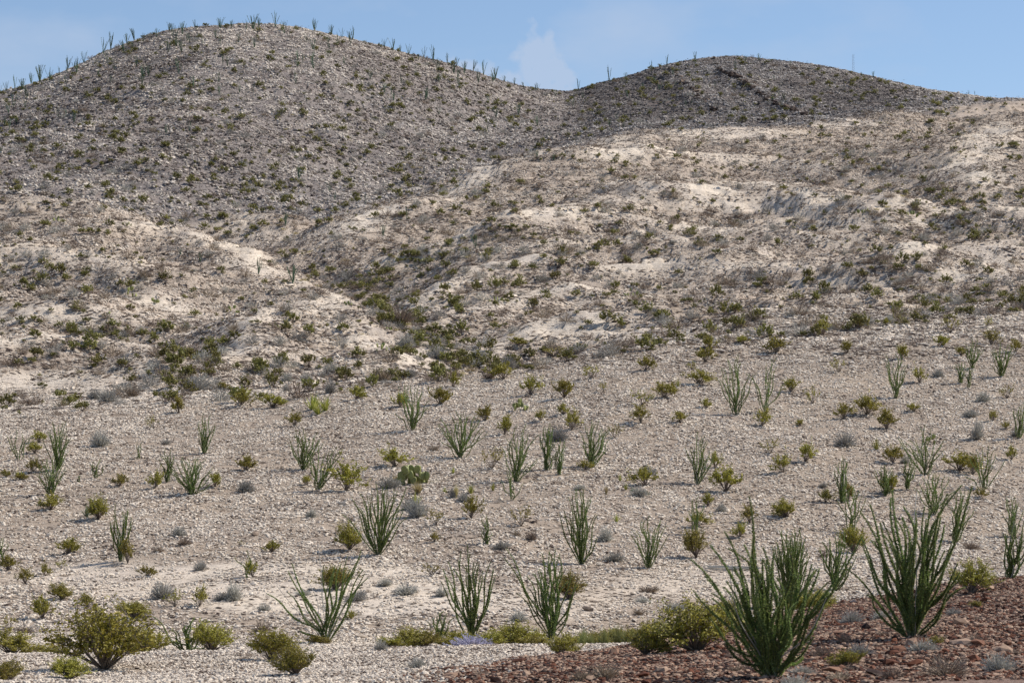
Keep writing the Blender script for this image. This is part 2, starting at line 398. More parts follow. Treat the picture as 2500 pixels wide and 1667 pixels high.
M['agave'] = leaf_mat('grey_green_blades', (0.10, 0.14, 0.09), (0.24, 0.28, 0.18), None, 0.1, 0.5)
M['pad'] = leaf_mat('cactus_pad', (0.17, 0.185, 0.06), (0.27, 0.28, 0.09), None, 0.0, 0.5)
M['thorn'] = leaf_mat('cactus_spines', (0.55, 0.50, 0.30), (0.7, 0.65, 0.45), None, 0.2, 0.6)
M['lilac'] = leaf_mat('lilac_blossom', (0.34, 0.32, 0.42), (0.56, 0.54, 0.66), None, 0.25, 0.7)
M['deadwood'] = leaf_mat('bleached_dead_wood', (0.20, 0.19, 0.17), (0.40, 0.38, 0.34), None, 0.0, 0.8)
mm, ns_, ls_, b_ = new_mat('mast_steel'); b_.inputs['Base Color'].default_value = (0.3, 0.32, 0.34, 1); b_.inputs['Metallic'].default_value = 0.6; b_.inputs['Roughness'].default_value = 0.5
M['steel'] = mm

# ------------------------------------------------------------------ mesh helpers
def mesh_from(name, V, Fc, mat=None, shade=None, smooth=False, extra=None):
    """Fc: (n,3) or (n,4) int array"""
    me = bpy.data.meshes.new(name)
    V = np.asarray(V, dtype=np.float32); Fc = np.asarray(Fc, dtype=np.int32)
    me.vertices.add(len(V)); me.vertices.foreach_set('co', V.ravel())
    if len(Fc):
        k = Fc.shape[1]
        me.loops.add(Fc.size); me.loops.foreach_set('vertex_index', Fc.ravel())
        me.polygons.add(len(Fc)); me.polygons.foreach_set('loop_start', np.arange(0, Fc.size, k, dtype=np.int32))
        me.polygons.foreach_set('loop_total', np.full(len(Fc), k, dtype=np.int32))
        me.polygons.foreach_set('use_smooth', np.full(len(Fc), smooth))
    me.update(calc_edges=True)
    if shade is not None:
        a = me.attributes.new('shade', 'FLOAT', 'POINT'); a.data.foreach_set('value', np.asarray(shade, dtype=np.float32))
    for k_, v_ in (extra or {}).items():
        a = me.attributes.new(k_, 'FLOAT', 'POINT'); a.data.foreach_set('value', np.asarray(v_, dtype=np.float32).ravel())
    if mat: me.materials.append(mat)
    return me
class MB:
    def __init__(s): s.V = []; s.F = []; s.S = []; s.n = 0
    def add(s, V, F_, sh=0.5):
        V = np.asarray(V, float); F_ = np.asarray(F_, int)
        if F_.shape[1] == 3: F_ = np.concatenate([F_, F_[:, 2:3]], 1)
        s.V.append(V); s.F.append(F_ + s.n); s.n += len(V)
        s.S.append(np.full(len(V), sh) if np.isscalar(sh) else np.asarray(sh))
    def quads(s, C, A, B, sh):
        """quads centred C with half axes A, B"""
        V = np.stack([C - A - B, C + A - B, C + A + B, C - A + B], 1).reshape(-1, 3)
        s.add(V, np.arange(len(V)).reshape(-1, 4), np.repeat(sh, 4))
    def tube(s, P, R, sides=4, sh=0.5):
        P = np.asarray(P, float); n = len(P); R = np.broadcast_to(R, (n,))
        T = np.gradient(P, axis=0); T /= np.linalg.norm(T, axis=1, keepdims=True) + 1e-9
        up = np.array([0.31, 0.17, 0.93]); A = np.cross(T, up); A /= np.linalg.norm(A, axis=1, keepdims=True) + 1e-9; B = np.cross(T, A)
        th = np.arange(sides) * 2 * np.pi / sides
        V = P[:, None] + R[:, None, None] * (np.cos(th)[None, :, None] * A[:, None] + np.sin(th)[None, :, None] * B[:, None])
        i, j = np.meshgrid(np.arange(n - 1), np.arange(sides), indexing='ij')
        Fq = np.stack([i * sides + j, i * sides + (j + 1) % sides, (i + 1) * sides + (j + 1) % sides, (i + 1) * sides + j], -1).reshape(-1, 4)
        s.add(V.reshape(-1, 3), Fq, sh)
    def arrays(s):
        return np.concatenate(s.V), np.concatenate(s.F), np.concatenate(s.S)
    def mesh(s, name, mat, smooth=False):
        V, Fq, S = s.arrays()
        # quads whose last two indices agree are triangles
        tri = Fq[:, 2] == Fq[:, 3]
        if tri.all(): return mesh_from(name, V, Fq[:, :3], mat, S, smooth)
        if not tri.any(): return mesh_from(name, V, Fq, mat, S, smooth)
        q = Fq[~tri]; t = np.concatenate([Fq[tri][:, :3], q[:, [0, 1, 2]], q[:, [0, 2, 3]]])
        return mesh_from(name, V, t, mat, S, smooth)
def rand_dir(n):
    v = RNG.normal(size=(n, 3)); return v / np.linalg.norm(v, axis=1, keepdims=True)
def leaves(mb, C, size, sh=None, flat=0.45, up=None):
    n = len(C); a = rand_dir(n)
    if up is not None: a = a + up; a /= np.linalg.norm(a, axis=1, keepdims=True)
    b = np.cross(a, rand_dir(n)); b /= np.linalg.norm(b, axis=1, keepdims=True) + 1e-9
    sz = size * RNG.uniform(0.6, 1.3, n)[:, None]
    mb.quads(C, a * sz * 0.5, b * sz * 0.5 * flat, RNG.uniform(0, 1, n) if sh is None else sh)
def link(name, me, parent=None, loc=(0, 0, 0), mat_world=None):
    o = bpy.data.objects.new(name, me); COL.objects.link(o)
    if parent: o.parent = parent
    o.location = loc
    return o
COUNT = {}
def tag(o, label, cat, group=None, kind=None):
    if kind: o['kind'] = kind
    o['label'] = label
    if cat: o['category'] = cat
    if group: o['group'] = group
    return o

# ------------------------------------------------------------------ ground sheet
i, j = np.meshgrid(np.arange(nR - 1), np.arange(nC - 1), indexing='ij')
Fg = np.stack([i * nC + j, i * nC + j + 1, (i + 1) * nC + j + 1, (i + 1) * nC + j], -1).reshape(-1, 4)
Vg = np.stack([GX, GY, Z], -1).reshape(-1, 3)
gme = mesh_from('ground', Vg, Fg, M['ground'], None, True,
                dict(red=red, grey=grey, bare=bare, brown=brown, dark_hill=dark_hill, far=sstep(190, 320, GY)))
ground = link('ground', gme)
ground['kind'] = 'structure'
ground['label'] = 'pale stony desert ground rising into eroded hills with red rubble in front'
plain = link('plain', mesh_from('plain', [(-30000, -30000, -30), (30000, -30000, -30), (30000, 30000, -30), (-30000, 30000, -30)], [(0, 1, 2, 3)], M['ground'], [0.5] * 4, False,
        dict(red=[0]*4, grey=[0]*4, bare=[0]*4, brown=[0]*4, dark_hill=[0]*4, far=[0]*4)))
plain['kind'] = 'structure'; plain['label'] = 'flat pale desert plain far below the hills'

# ------------------------------------------------------------------ stones
ico_v = []; t_ = (1 + 5 ** .5) / 2
for a in (-1, 1):
    for b in (-t_, t_): ico_v += [(0, a, b), (a, b, 0), (b, 0, a)]
ICO = np.array(ico_v, float); ICO /= np.linalg.norm(ICO[0])
def hull_tris(P):
    import bmesh
    bm = bmesh.new(); vs_ = [bm.verts.new(p) for p in P]
    bmesh.ops.convex_hull(bm, input=vs_); bm.faces.ensure_lookup_table()
    loose = [v for v in bm.verts if not v.link_faces]
    bmesh.ops.delete(bm, geom=loose, context='VERTS'); bmesh.ops.triangulate(bm, faces=bm.faces[:])
    bm.verts.index_update(); V = np.array([v.co[:] for v in bm.verts]); Fc = np.array([[v.index for v in f.verts] for f in bm.faces]); bm.free(); return V, Fc
STONES = []
for k in range(16):
    P = ICO * RNG.uniform(0.6, 1.1, (12, 1)); P[:, 0] *= RNG.uniform(0.9, 1.5); P[:, 2] *= RNG.uniform(0.5, 0.9)
    cut = rand_dir(2)
    for c in cut:
        dd = P @ c; P = P - np.clip(dd - 0.5, 0, None)[:, None] * c
    STONES.append(hull_tris(P))
def clump(kn, spread, smin, smax, squash=1.0):
    mb = MB()
    for q in range(kn):
        V, Fc = STONES[RNG.integers(16)]
        s = smin * (smax / smin) ** (RNG.uniform() ** 1.6); a = RNG.uniform(0, 6.28); ca, sa = math.cos(a), math.sin(a)
        W = V * s * np.array([1, 1, squash]); W = np.stack([W[:, 0] * ca - W[:, 1] * sa, W[:, 0] * sa + W[:, 1] * ca, W[:, 2]], 1)
        r = spread * math.sqrt(RNG.uniform()); p = RNG.uniform(0, 6.28)
        W += np.array([r * math.cos(p), r * math.sin(p), s * 0.25])
        mb.add(W, Fc, RNG.uniform())
    return mb
def slabs(kn, spread, smin, smax):
    """thin bedded plates broken out along the contour"""
    mb = MB()
    for q in range(kn):
        V, Fc = STONES[RNG.integers(16)]
        s = smin * (smax / smin) ** (RNG.uniform() ** 1.4); a = RNG.normal(0, 0.35); ca, sa = math.cos(a), math.sin(a)
        W = V * s * np.array([RNG.uniform(1.0, 2.2), .7, .42]); W = np.stack([W[:, 0] * ca - W[:, 1] * sa, W[:, 0] * sa + W[:, 1] * ca, W[:, 2]], 1)
        W += np.array([RNG.normal(0, spread), RNG.normal(0, spread * .8), s * 0.16]); mb.add(W, Fc, RNG.uniform())
    return mb
def gn_scatter(name, pts, rot, scl, tone, greyness, variants, mat, parent):
    """points carry rotation, size and colour; each gets one of the clump variants kept in the same mesh"""
    V = [pts]; Fl = []; S = [np.zeros(len(pts))]; VAR = [np.full(len(pts), -1.0)]; n = len(pts)
    for k, mb in enumerate(variants):
        v, f, s = mb.arrays(); V.append(v); Fl.append(f[:, :3] + n); S.append(s); VAR.append(np.full(len(v), float(k))); n += len(v)
    V = np.concatenate(V); m_ = n - len(pts)
    me = mesh_from(name, V, np.concatenate(Fl), mat, np.concatenate(S), False,
                   dict(variant=np.concatenate(VAR), tone=np.concatenate([tone, np.zeros(m_)]), greyness=np.concatenate([greyness, np.zeros(m_)]), size=np.concatenate([scl, np.ones(m_)])))
    a = me.attributes.new('turn', 'FLOAT_VECTOR', 'POINT'); a.data.foreach_set('vector', np.concatenate([rot, np.zeros((m_, 3))]).astype(np.float32).ravel())
    o = link(name, me, parent)
    ng = bpy.data.node_groups.new(name + '_scatter', 'GeometryNodeTree')
    ng.interface.new_socket('Geometry', in_out='INPUT', socket_type='NodeSocketGeometry'); ng.interface.new_socket('Geometry', in_out='OUTPUT', socket_type='NodeSocketGeometry')
    N_, L_ = ng.nodes, ng.links
    gi = N_.new('NodeGroupInput'); go = N_.new('NodeGroupOutput')
    def na(nm, typ='FLOAT'):
        q = N_.new('GeometryNodeInputNamedAttribute'); q.data_type = typ; q.inputs['Name'].default_value = nm; return q.outputs['Attribute']
    def cmp(op, val):
        c = N_.new('FunctionNodeCompare'); c.data_type = 'FLOAT'; c.operation = op; L_.new(na('variant'), c.inputs[0]); c.inputs[1].default_value = val; return c.outputs[0]
    sp = N_.new('GeometryNodeSeparateGeometry'); sp.domain = 'POINT'; L_.new(gi.outputs[0], sp.inputs[0]); L_.new(cmp('LESS_THAN', -0.5), sp.inputs['Selection'])
    g2i = N_.new('GeometryNodeGeometryToInstance')
    for k in reversed(range(len(variants))):
        s2 = N_.new('GeometryNodeSeparateGeometry'); s2.domain = 'POINT'; L_.new(sp.outputs['Inverted'], s2.inputs[0])
        c = N_.new('FunctionNodeCompare'); c.data_type = 'FLOAT'; c.operation = 'EQUAL'; L_.new(na('variant'), c.inputs[0]); c.inputs[1].default_value = k; c.inputs['Epsilon'].default_value = 0.2
        L_.new(c.outputs[0], s2.inputs['Selection']); L_.new(s2.outputs['Selection'], g2i.inputs[0])
    m2p = N_.new('GeometryNodeMeshToPoints'); L_.new(sp.outputs['Selection'], m2p.inputs[0])
    iop = N_.new('GeometryNodeInstanceOnPoints'); L_.new(m2p.outputs[0], iop.inputs['Points']); L_.new(g2i.outputs[0], iop.inputs['Instance'])
    iop.inputs['Pick Instance'].default_value = True
    L_.new(na('turn', 'FLOAT_VECTOR'), iop.inputs['Rotation']); L_.new(na('size'), iop.inputs['Scale'])
    L_.new(iop.outputs[0], go.inputs[0])
    md = o.modifiers.new('scatter', 'NODES'); md.node_group = ng
    o['kind'] = 'stuff'
    return o
def sector_pts(n, d0, d1, px0=-160, px1=2660):
    """uniform on the ground between two depths"""
    d = np.sqrt(RNG.uniform(d0 * d0, d1 * d1, n)); px = RNG.uniform(px0, px1, n)
    return d * (px - 1250) / F, d
def euler_for(nrm, spin):
    """XYZ euler that tips z towards the normal after a spin about z (small tilts)"""
    c, s = np.cos(spin), np.sin(spin)
    nx = nrm[:, 0] * c + nrm[:, 1] * s; ny = -nrm[:, 0] * s + nrm[:, 1] * c; nz_ = nrm[:, 2]
    ry = np.arctan2(nx, nz_); rx = np.arctan2(-ny, np.hypot(nx, nz_))
    return np.stack([rx, ry, spin], -1)
def scatter(name, n, d0, d1, variants, mat, s0, s1, keep, tone_fn, grey_fn, aligned=False):
    x, y = sector_pts(n, d0, d1)
    k = keep(x, y); vis = bil(VIS.astype(float), x, y) > 0.05
    ok = (RNG.uniform(size=n) < k) & vis; x, y = x[ok], y[ok]
    z = bil(Z, x, y); nn = ground_n(x, y)
    o = gn_scatter(name, np.stack([x, y, z], 1), euler_for(nn, RNG.normal(0, .15, len(x)) if aligned else RNG.uniform(0, 6.28, len(x))), RNG.uniform(s0, s1, len(x)), tone_fn(x, y), grey_fn(x, y), variants, M[mat], ground)
    return o
no_grey = lambda x, y: np.zeros(len(x))
redk = lambda x, y: bil(red, x, y)
V_small = [clump(11, 0.40, 0.022, 0.088, .8) for _ in range(10)]
V_fine = [clump(10, 0.30, 0.02, 0.07) for _ in range(8)]
V_mid = [clump(9, 0.75, 0.06, 0.20, 0.8) for _ in range(10)]
V_slab = [slabs(9, 1.0, 0.07, 0.24) for _ in range(10)]
V_big = [clump(8, 1.2, 0.12, 0.42, 0.8) for _ in range(10)]
tone_near = lambda x, y: np.clip(0.29 + 0.55 * (fbm(x / 3, y / 4, 3, 91) - 0.5) + RNG.normal(0, 0.26, len(x)) - 0.25 * bil(bare, x, y), 0, 1)
tone_mid = lambda x, y: np.clip(0.22 + 0.35 * bil(brown, x, y) * (fbm(x / 3, y / 1.5, 2, 95)) + RNG.normal(0, 0.18, len(x)) - 0.2 * bil(bare, x, y), 0, 1)
tone_red = lambda x, y: np.clip(RNG.normal(0.66, 0.24, len(x)), 0, 1)
scatter('red_rubble', 60000, 50, 125, V_small, 'redstone', 0.4, 1.15, lambda x, y: redk(x, y) * 0.95, tone_red, no_grey)
scatter('pale_gravel', 80000, 48, 112, V_fine, 'stone', 0.5, 1.15, lambda x, y: (1 - redk(x, y)) * 0.95, lambda x, y: tone_near(x, y) + .10, no_grey)
scatter('limestone_rubble', 74000, 104, 300, V_small, 'stone', 0.8, 1.7, lambda x, y: (1 - redk(x, y)) * (1 - 0.8 * bil(bare, x, y)) * (1 - sstep(215, 295, y)) * (0.55 + 0.45 * sstep(0.3, 0.6, fbm(x / 5, y / 6, 3, 93))), tone_near, no_grey)
scatter('dark_chips', 26000, 100, 260, [slabs(7, .45, .03, .10) for _ in range(8)], 'stone', 0.7, 1.5, lambda x, y: (1 - redk(x, y)) * (1 - 0.7 * bil(bare, x, y)) * (0.25 + sstep(0.35, 0.65, fbm(x / 6, y / 3, 3, 193))), lambda x, y: np.clip(RNG.normal(.82, .15, len(x)), 0, 1), no_grey, True)  # dark tone paints the shadow dashes among stones as well as dark chips
scatter('near_cobbles', 13000, 108, 260, V_mid, 'stone', 0.35, 0.9, lambda x, y: (1 - redk(x, y)) * (1 - 0.9 * bil(bare, x, y)) * sstep(0.3, 0.7, fbm(x / 7, y / 7, 3, 297)) * (0.25 + 0.75 * sstep(150, 230, y)), tone_near, no_grey)
scatter('hill_rubble', 72000, 225, 640, V_mid, 'stone', 0.6, 1.4, lambda x, y: (1 - bil(grey, x, y)) * (1 - 0.93 * bil(bare, x, y)) * sstep(0.32, 0.60, fbm(x / 7, y / 5, 3, 97)), tone_mid, no_grey)
scatter('hill_slabs', 150000, 215, 640, V_slab, 'stone', 0.5, 1.3, lambda x, y: (1 - bil(grey, x, y)) * (1 - 0.8 * bil(bare, x, y)) * (0.5 + 0.6 * sstep(0.36, 0.62, fbm(x / 9, y / 4, 3, 197))),
        lambda x, y: np.clip(0.80 + RNG.normal(0, 0.2, len(x)), 0, 1), no_grey, True)  # dark tone: varnished stone plus painted shade of the ledge fronts
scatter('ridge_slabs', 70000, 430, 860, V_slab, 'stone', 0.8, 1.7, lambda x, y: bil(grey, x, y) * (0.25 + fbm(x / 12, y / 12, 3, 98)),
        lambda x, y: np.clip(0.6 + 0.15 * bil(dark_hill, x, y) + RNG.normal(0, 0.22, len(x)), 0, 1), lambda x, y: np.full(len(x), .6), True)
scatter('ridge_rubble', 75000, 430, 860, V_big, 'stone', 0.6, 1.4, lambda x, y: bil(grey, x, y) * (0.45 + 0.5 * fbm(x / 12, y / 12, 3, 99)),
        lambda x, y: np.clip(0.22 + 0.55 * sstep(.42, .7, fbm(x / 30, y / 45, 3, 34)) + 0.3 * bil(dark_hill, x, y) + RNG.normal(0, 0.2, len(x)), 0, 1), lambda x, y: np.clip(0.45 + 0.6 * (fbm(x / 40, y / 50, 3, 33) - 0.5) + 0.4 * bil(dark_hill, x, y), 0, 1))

# larger single stones lying on the ground: parts of the ground
stone_me = {}
for mk in ('stone_obj', 'redstone_obj'):
    for k, (V, Fc) in enumerate(STONES):
        stone_me[mk, k] = mesh_from('stone', V, Fc, M[mk], np.full(len(V), 0.5), False)
def put_stone(x, y, s, mk, tone):
    o = link('stone', stone_me[mk, random.randrange(16)], ground, (x, y, ground_z(x, y) + s * 0.22))
    o.rotation_euler = (random.uniform(-.3, .3), random.uniform(-.3, .3), random.uniform(0, 6.28)); o.scale = (s, s * random.uniform(.7, 1.1), s * random.uniform(.6, .95))
    o['tone'] = float(tone); o['greyness'] = 0.0
n_st = 0
while n_st < 150:
    px = random.uniform(960, 2520); py = random.uniform(1410, 1672); d = ray_d(px, py)
    if not d: continue
    x = d * (px - 1250) / F
    if bil(red, np.array([x]), np.array([d]))[0] < 0.6: continue
    put_stone(x, d, random.choice([.07, .09, .11, .13, .17, .22]) * random.uniform(.8, 1.3), 'redstone_obj', min(1, max(0, random.gauss(.62, .22)))); n_st += 1
for k in range(40):
    px = random.uniform(0, 2500); py = random.uniform(980, 1560); d = ray_d(px, py)
    if not d: continue
    x = d * (px - 1250) / F
    if bil(red, np.array([x]), np.array([d]))[0] > 0.1: continue
    put_stone(x, d, random.uniform(.12, .3), 'stone_obj', min(1, max(0, random.gauss(.3, .25))))

# ------------------------------------------------------------------ placing
def at(px, py, d=None):
    d = d or ray_d(px, py)
    if not d or d > 900: return None
    x = d * (px - 1250) / F
    return Vector((x, d, ground_z(x, d)))
def empty(name, loc):
    o = bpy.data.objects.new(name, None); COL.objects.link(o); o.location = loc; o.empty_display_size = 0.3; return o

ords = ['first','second','third','fourth','fifth','sixth','seventh','eighth','ninth','tenth','eleventh','twelfth','thirteenth','fourteenth','fifteenth','sixteenth','seventeenth','eighteenth','nineteenth','twentieth']
def ordn(i, n):
    if i < n / 2: return (ords[i] + ' from the left') if i else 'leftmost'
    k = n - 1 - i; return (ords[k] + ' from the right') if k else 'rightmost'
# ------------------------------------------------------------------ ocotillo
def stem_mesh(name, bow, nleaf, lsize, seed, cane_sides=5, both=True):
    """a 4 m cane along z, bowing to -x (sagging) or +x (arching); returns cane and leaf builders"""
    L = 4.0; n = 14; t = np.linspace(0, 1, n)
    rs = np.random.default_rng(seed)
    wx = rs.normal(0, 0.038, 3); wy = rs.normal(0, 0.05, 3)
    def pos(t):
        x = bow * 4 * t * (1 - t) + sum(w * np.sin((k + 1) * np.pi * t) for k, w in enumerate(wx)) * L * 0.4
        y = sum(w * np.sin((k + 1) * np.pi * t) for k, w in enumerate(wy)) * L * 0.4
        return np.stack([x, y, t * L], -1)
    P = pos(t); cane = MB(); cane.tube(P, 0.016 * (1 - 0.6 * t) + 0.005, cane_sides, rs.uniform(0, 1, n * cane_sides))
    lf = MB(); tl = rs.uniform(0.05, 1.0, nleaf) ** 0.9; C = pos(tl)
    a = rs.uniform(0, 2 * np.pi, nleaf); out = np.stack([np.cos(a), np.sin(a), np.zeros(nleaf)], 1)
    up = out + np.array([0, 0, 1.0]) * rs.uniform(0.2, 1.6, (nleaf, 1)); up /= np.linalg.norm(up, axis=1, keepdims=True)
    sz = lsize * rs.uniform(0.6, 1.35, nleaf)[:, None] * (0.55 + 0.6 * np.sin(np.pi * np.clip(tl * 0.9 + 0.1, 0, 1)))[:, None]
    side = np.cross(up, out + rs.normal(0, .5, (nleaf, 3))); side /= np.linalg.norm(side, axis=1, keepdims=True) + 1e-9
    lf.quads(C + out * 0.012 + up * sz * 0.5, up * sz * 0.5, side * sz * 0.24, rs.uniform(0, 1, nleaf))
    return cane, lf
BOWS = [-.09, -.06, -.03, .0, .04, .10, .22, .42]
HERO, MIDS = [], []
for k, bw in enumerate(BOWS):
    c, l = stem_mesh('stem', bw, 1500, 0.043, 100 + k); HERO.append((c.mesh('stem', M['cane'], True), l.mesh('foliage', M['oco_leaf'])))
    c, l = stem_mesh('stem', bw, 620, 0.062, 200 + k, 4)
    me = c.mesh('stem', M['cane']); l2 = l.mesh('foliage', M['oco_leaf'])
    # cane and leaves of a mid-distance stem in one mesh with two materials
    Vc, Fc, Sc = c.arrays(); Vl, Fl, Sl = l.arrays()
    me = mesh_from('stem', np.concatenate([Vc, Vl]), np.concatenate([Fc, Fl + len(Vc)]), M['cane'], np.concatenate([Sc, Sl]))
    me.materials.append(M['oco_leaf']); mi = np.zeros(len(me.polygons), dtype=np.int32); mi[len(Fc):] = 1; me.polygons.foreach_set('material_index', mi)
    med = me.copy(); med.materials[1] = M['oco_dry']
    MIDS.append((me, med))
DEAD = []
for k, bw in enumerate(BOWS):
    c, l = stem_mesh('stem', bw, 10, 0.05, 260 + k, 5); DEAD.append(c.mesh('stem', M['deadwood'], True))
def orient(dv, spin_up=True):
    z = dv.normalized(); up = Vector((0, 0, 1)); x = up - z * up.dot(z)
    if x.length < 0.12: x = Vector((random.uniform(-1, 1), random.uniform(-1, 1), 0)); x = x - z * x.dot(z)
    x.normalize(); y = z.cross(x)
    return Matrix((x, y, z)).transposed().to_quaternion()
def ocotillo(px, py, h, w, n, label, lean=0.0, tips=None, d=None, hero=False, dry=0.0, curly=False, thick=1.0, group=None):
    loc = at(px, py, d)
    if loc is None: print('no ground', px, py); return
    mpp = loc.y / F
    root = empty('ocotillo', loc); tag(root, label, 'ocotillo', group)
    T = []
    n = int(n * (1.55 if hero else 1.4)) if n > 7 else n
    if tips:
        T = [((tx - px) * mpp, (py - ty) * mpp) for tx, ty in tips]
        extra = max(0, n - len(T))
    else: extra = n
    for i in range(extra):
        u = ((i + random.uniform(.1, .9)) / extra) * 2 - 1
        u = math.copysign(abs(u) ** 1.15, u)
        hh = h * random.uniform(.72, 1.02) * (1 - .3 * u * u) * (1 if random.random() < .85 else .6)
        T.append((((lean * hh / h + u * w / 2) * random.uniform(.85, 1.1)) * mpp, hh * mpp))
    wm = w * mpp
    for i, (dx, dzz) in enumerate(T):
        q = max(0, 1 - abs(dx - lean * mpp) / (wm / 2 + 1e-6))
        dy = random.uniform(-.5, .5) * wm * (0.35 + .8 * q)
        v = Vector((dx, dy, dzz)); L = v.length
        r = random.random()
        if curly: k = random.choice([5, 6, 7, 7, 1])
        else: k = random.choice([0, 1, 1, 2, 2, 3, 3, 4, 4, 5]) if r < .9 else random.choice([6, 7])
        b0 = Vector((random.uniform(-.09, .09), random.uniform(-.09, .09), -0.06))
        bare_cane = random.random() < .07
        if hero or bare_cane:
            s = link('stem', DEAD[k] if bare_cane else HERO[k][0], root, b0)
            if not bare_cane: link('foliage', HERO[k][1], s)
        else:
            s = link('stem', MIDS[k][1 if random.random() < dry else 0], root, b0)
        s.rotation_mode = 'QUATERNION'; s.rotation_quaternion = orient(v)
        xy = thick * (.76 if hero else .68) * random.uniform(.85, 1.15) * (0.75 + .25 * L / 4); s.scale = (xy, xy, L / 4.0)
    return root

# x, y of the base in the photo, height, spread, stems, label
OC = [
 (295,1370,150,62,14,0,'tall narrow upright ocotillo rising beside a leaning creosote at lower left'),
 (2,1380,70,40,6,5,'ocotillo cut by the left edge, low on the white slope'),
 (609,1413,78,70,3,-12,'three-stemmed young ocotillo growing out of a small creosote on open gravel'),
 (1071,1583,98,72,9,5,'short broken-topped ocotillo in front of the gravel bank, left of the lilac bush'),
 (1187,1328,75,36,9,0,'small thin grey ocotillo alone in the middle of the lower slope'),
 (1420,1378,190,92,18,-8,'tall ocotillo with wavy left stems, centre of the lower slope'),
 (1583,1386,130,112,14,0,'wide low ocotillo with outcurved stems casting a long shadow at its left'),
 (1695,1304,98,48,7,0,'few-stemmed upright ocotillo standing inside a creosote right of centre'),
 (1343,1403,68,44,5,-8,'faint sparse ocotillo just above the tall leaning bankside ocotillo'),
 (2038,1441,150,95,15,5,'spreading ocotillo on white gravel between the two giant ocotillos'),
 (2467,1412,155,75,12,20,'ocotillo at the right edge standing on the crest of the red rubble'),
 (2473,1310,105,50,12,0,'green bushy ocotillo at the right edge, upper of the pair there'),
 (2332,1322,140,62,14,22,'ocotillo leaning right just behind the giant ocotillo on the rubble'),
 (2280,1256,115,110,14,5,'broad ocotillo standing directly behind the tips of the rightmost giant'),
 (2077,1300,115,82,8,10,'ocotillo with arching side stems rising above a creosote, right part of slope'),
 (139,1148,125,82,18,5,'dense tall ocotillo, upper of the two overlapping ones at far left'),
 (124,1208,100,85,13,0,'spreading ocotillo, lower of the two overlapping ones at far left'),
 (45,1123,82,74,6,5,'sparse wiry ocotillo nearest the left edge on the upper slope'),
 (235,1166,52,46,7,5,'small fan-shaped ocotillo right of the two overlapping ones'),
 (337,1120,48,22,4,5,'tiny four-stemmed ocotillo high on the left slope'),
 (190,1178,22,26,4,3,'seedling ocotillo with tiny stems right of the overlapping pair'),
 (499,1107,105,48,12,8,'narrow ocotillo leaning right, highest on the left slope'),
 (408,1177,88,38,10,0,'grey-green upright ocotillo just left of the drooping fan ocotillo'),
 (468,1207,100,122,20,0,'low wide ocotillo with stems drooping both ways like a fountain, left of centre'),
 (741,1147,108,102,16,5,'spreading ocotillo, left one of the pair in the left centre'),
 (779,1198,132,95,12,25,'airy ocotillo leaning right, lower one of the pair in the left centre'),
 (1007,1051,120,100,16,0,'bushy ocotillo beside creosotes at the top centre of the near slope'),
 (1124,1118,118,130,20,0,'very wide fan-shaped ocotillo above the prickly pear on the right'),
 (1258,1176,145,105,15,25,'wind-swept ocotillo leaning right in the centre of the near slope'),
 (1250,1220,90,70,6,-10,'straggly ocotillo below the wind-swept one with a horizontal side stem'),
 (1334,1148,125,50,15,8,'dense upright ocotillo, larger of the tight pair at centre'),
 (1363,1159,100,34,9,8,'slim ocotillo, smaller of the tight pair at centre'),
 (1444,1141,125,88,18,18,'ocotillo leaning right with a creosote at its foot, right of the tight pair'),
 (1703,1182,130,85,14,5,'ocotillo standing alone beside a dark shadow patch, right of centre'),
 (1796,1013,150,98,15,-2,'tall vase-shaped ocotillo high on the right slope, left of its twin'),
 (1868,1008,150,110,8,10,'open seven-stemmed ocotillo growing from a creosote, right of its twin'),
 (2187,973,122,80,12,0,'tall ocotillo with an outflung right stem on the upper right slope'),
 (2345,936,58,42,8,0,'small pale ocotillo, left of the little group at upper right'),
 (2367,948,62,28,7,5,'narrow small ocotillo, lowest of the little group at upper right'),
 (2373,900,80,56,11,5,'middle-sized ocotillo, highest of the little group at upper right'),
 (2445,920,90,68,15,3,'dense broom-shaped ocotillo right of the little group at upper right'),
 (2489,1070,98,36,9,0,'upright ocotillo touching the right edge at mid slope'),
 (2259,1160,125,125,16,-12,'large spreading ocotillo with thin high stems, right cluster, topmost'),
 (2056,1228,120,50,12,0,'slender upright ocotillo, leftmost of the right hand cluster'),
 (2163,1210,88,58,12,-5,'ocotillo partly masked by a creosote in the right hand cluster'),
 (2213,1194,85,45,9,8,'thin ocotillo between two others in the middle of the right hand cluster'),
 (2401,1195,115,95,10,0,'wide ocotillo with a low right stem, rightmost of the right hand cluster'),
]
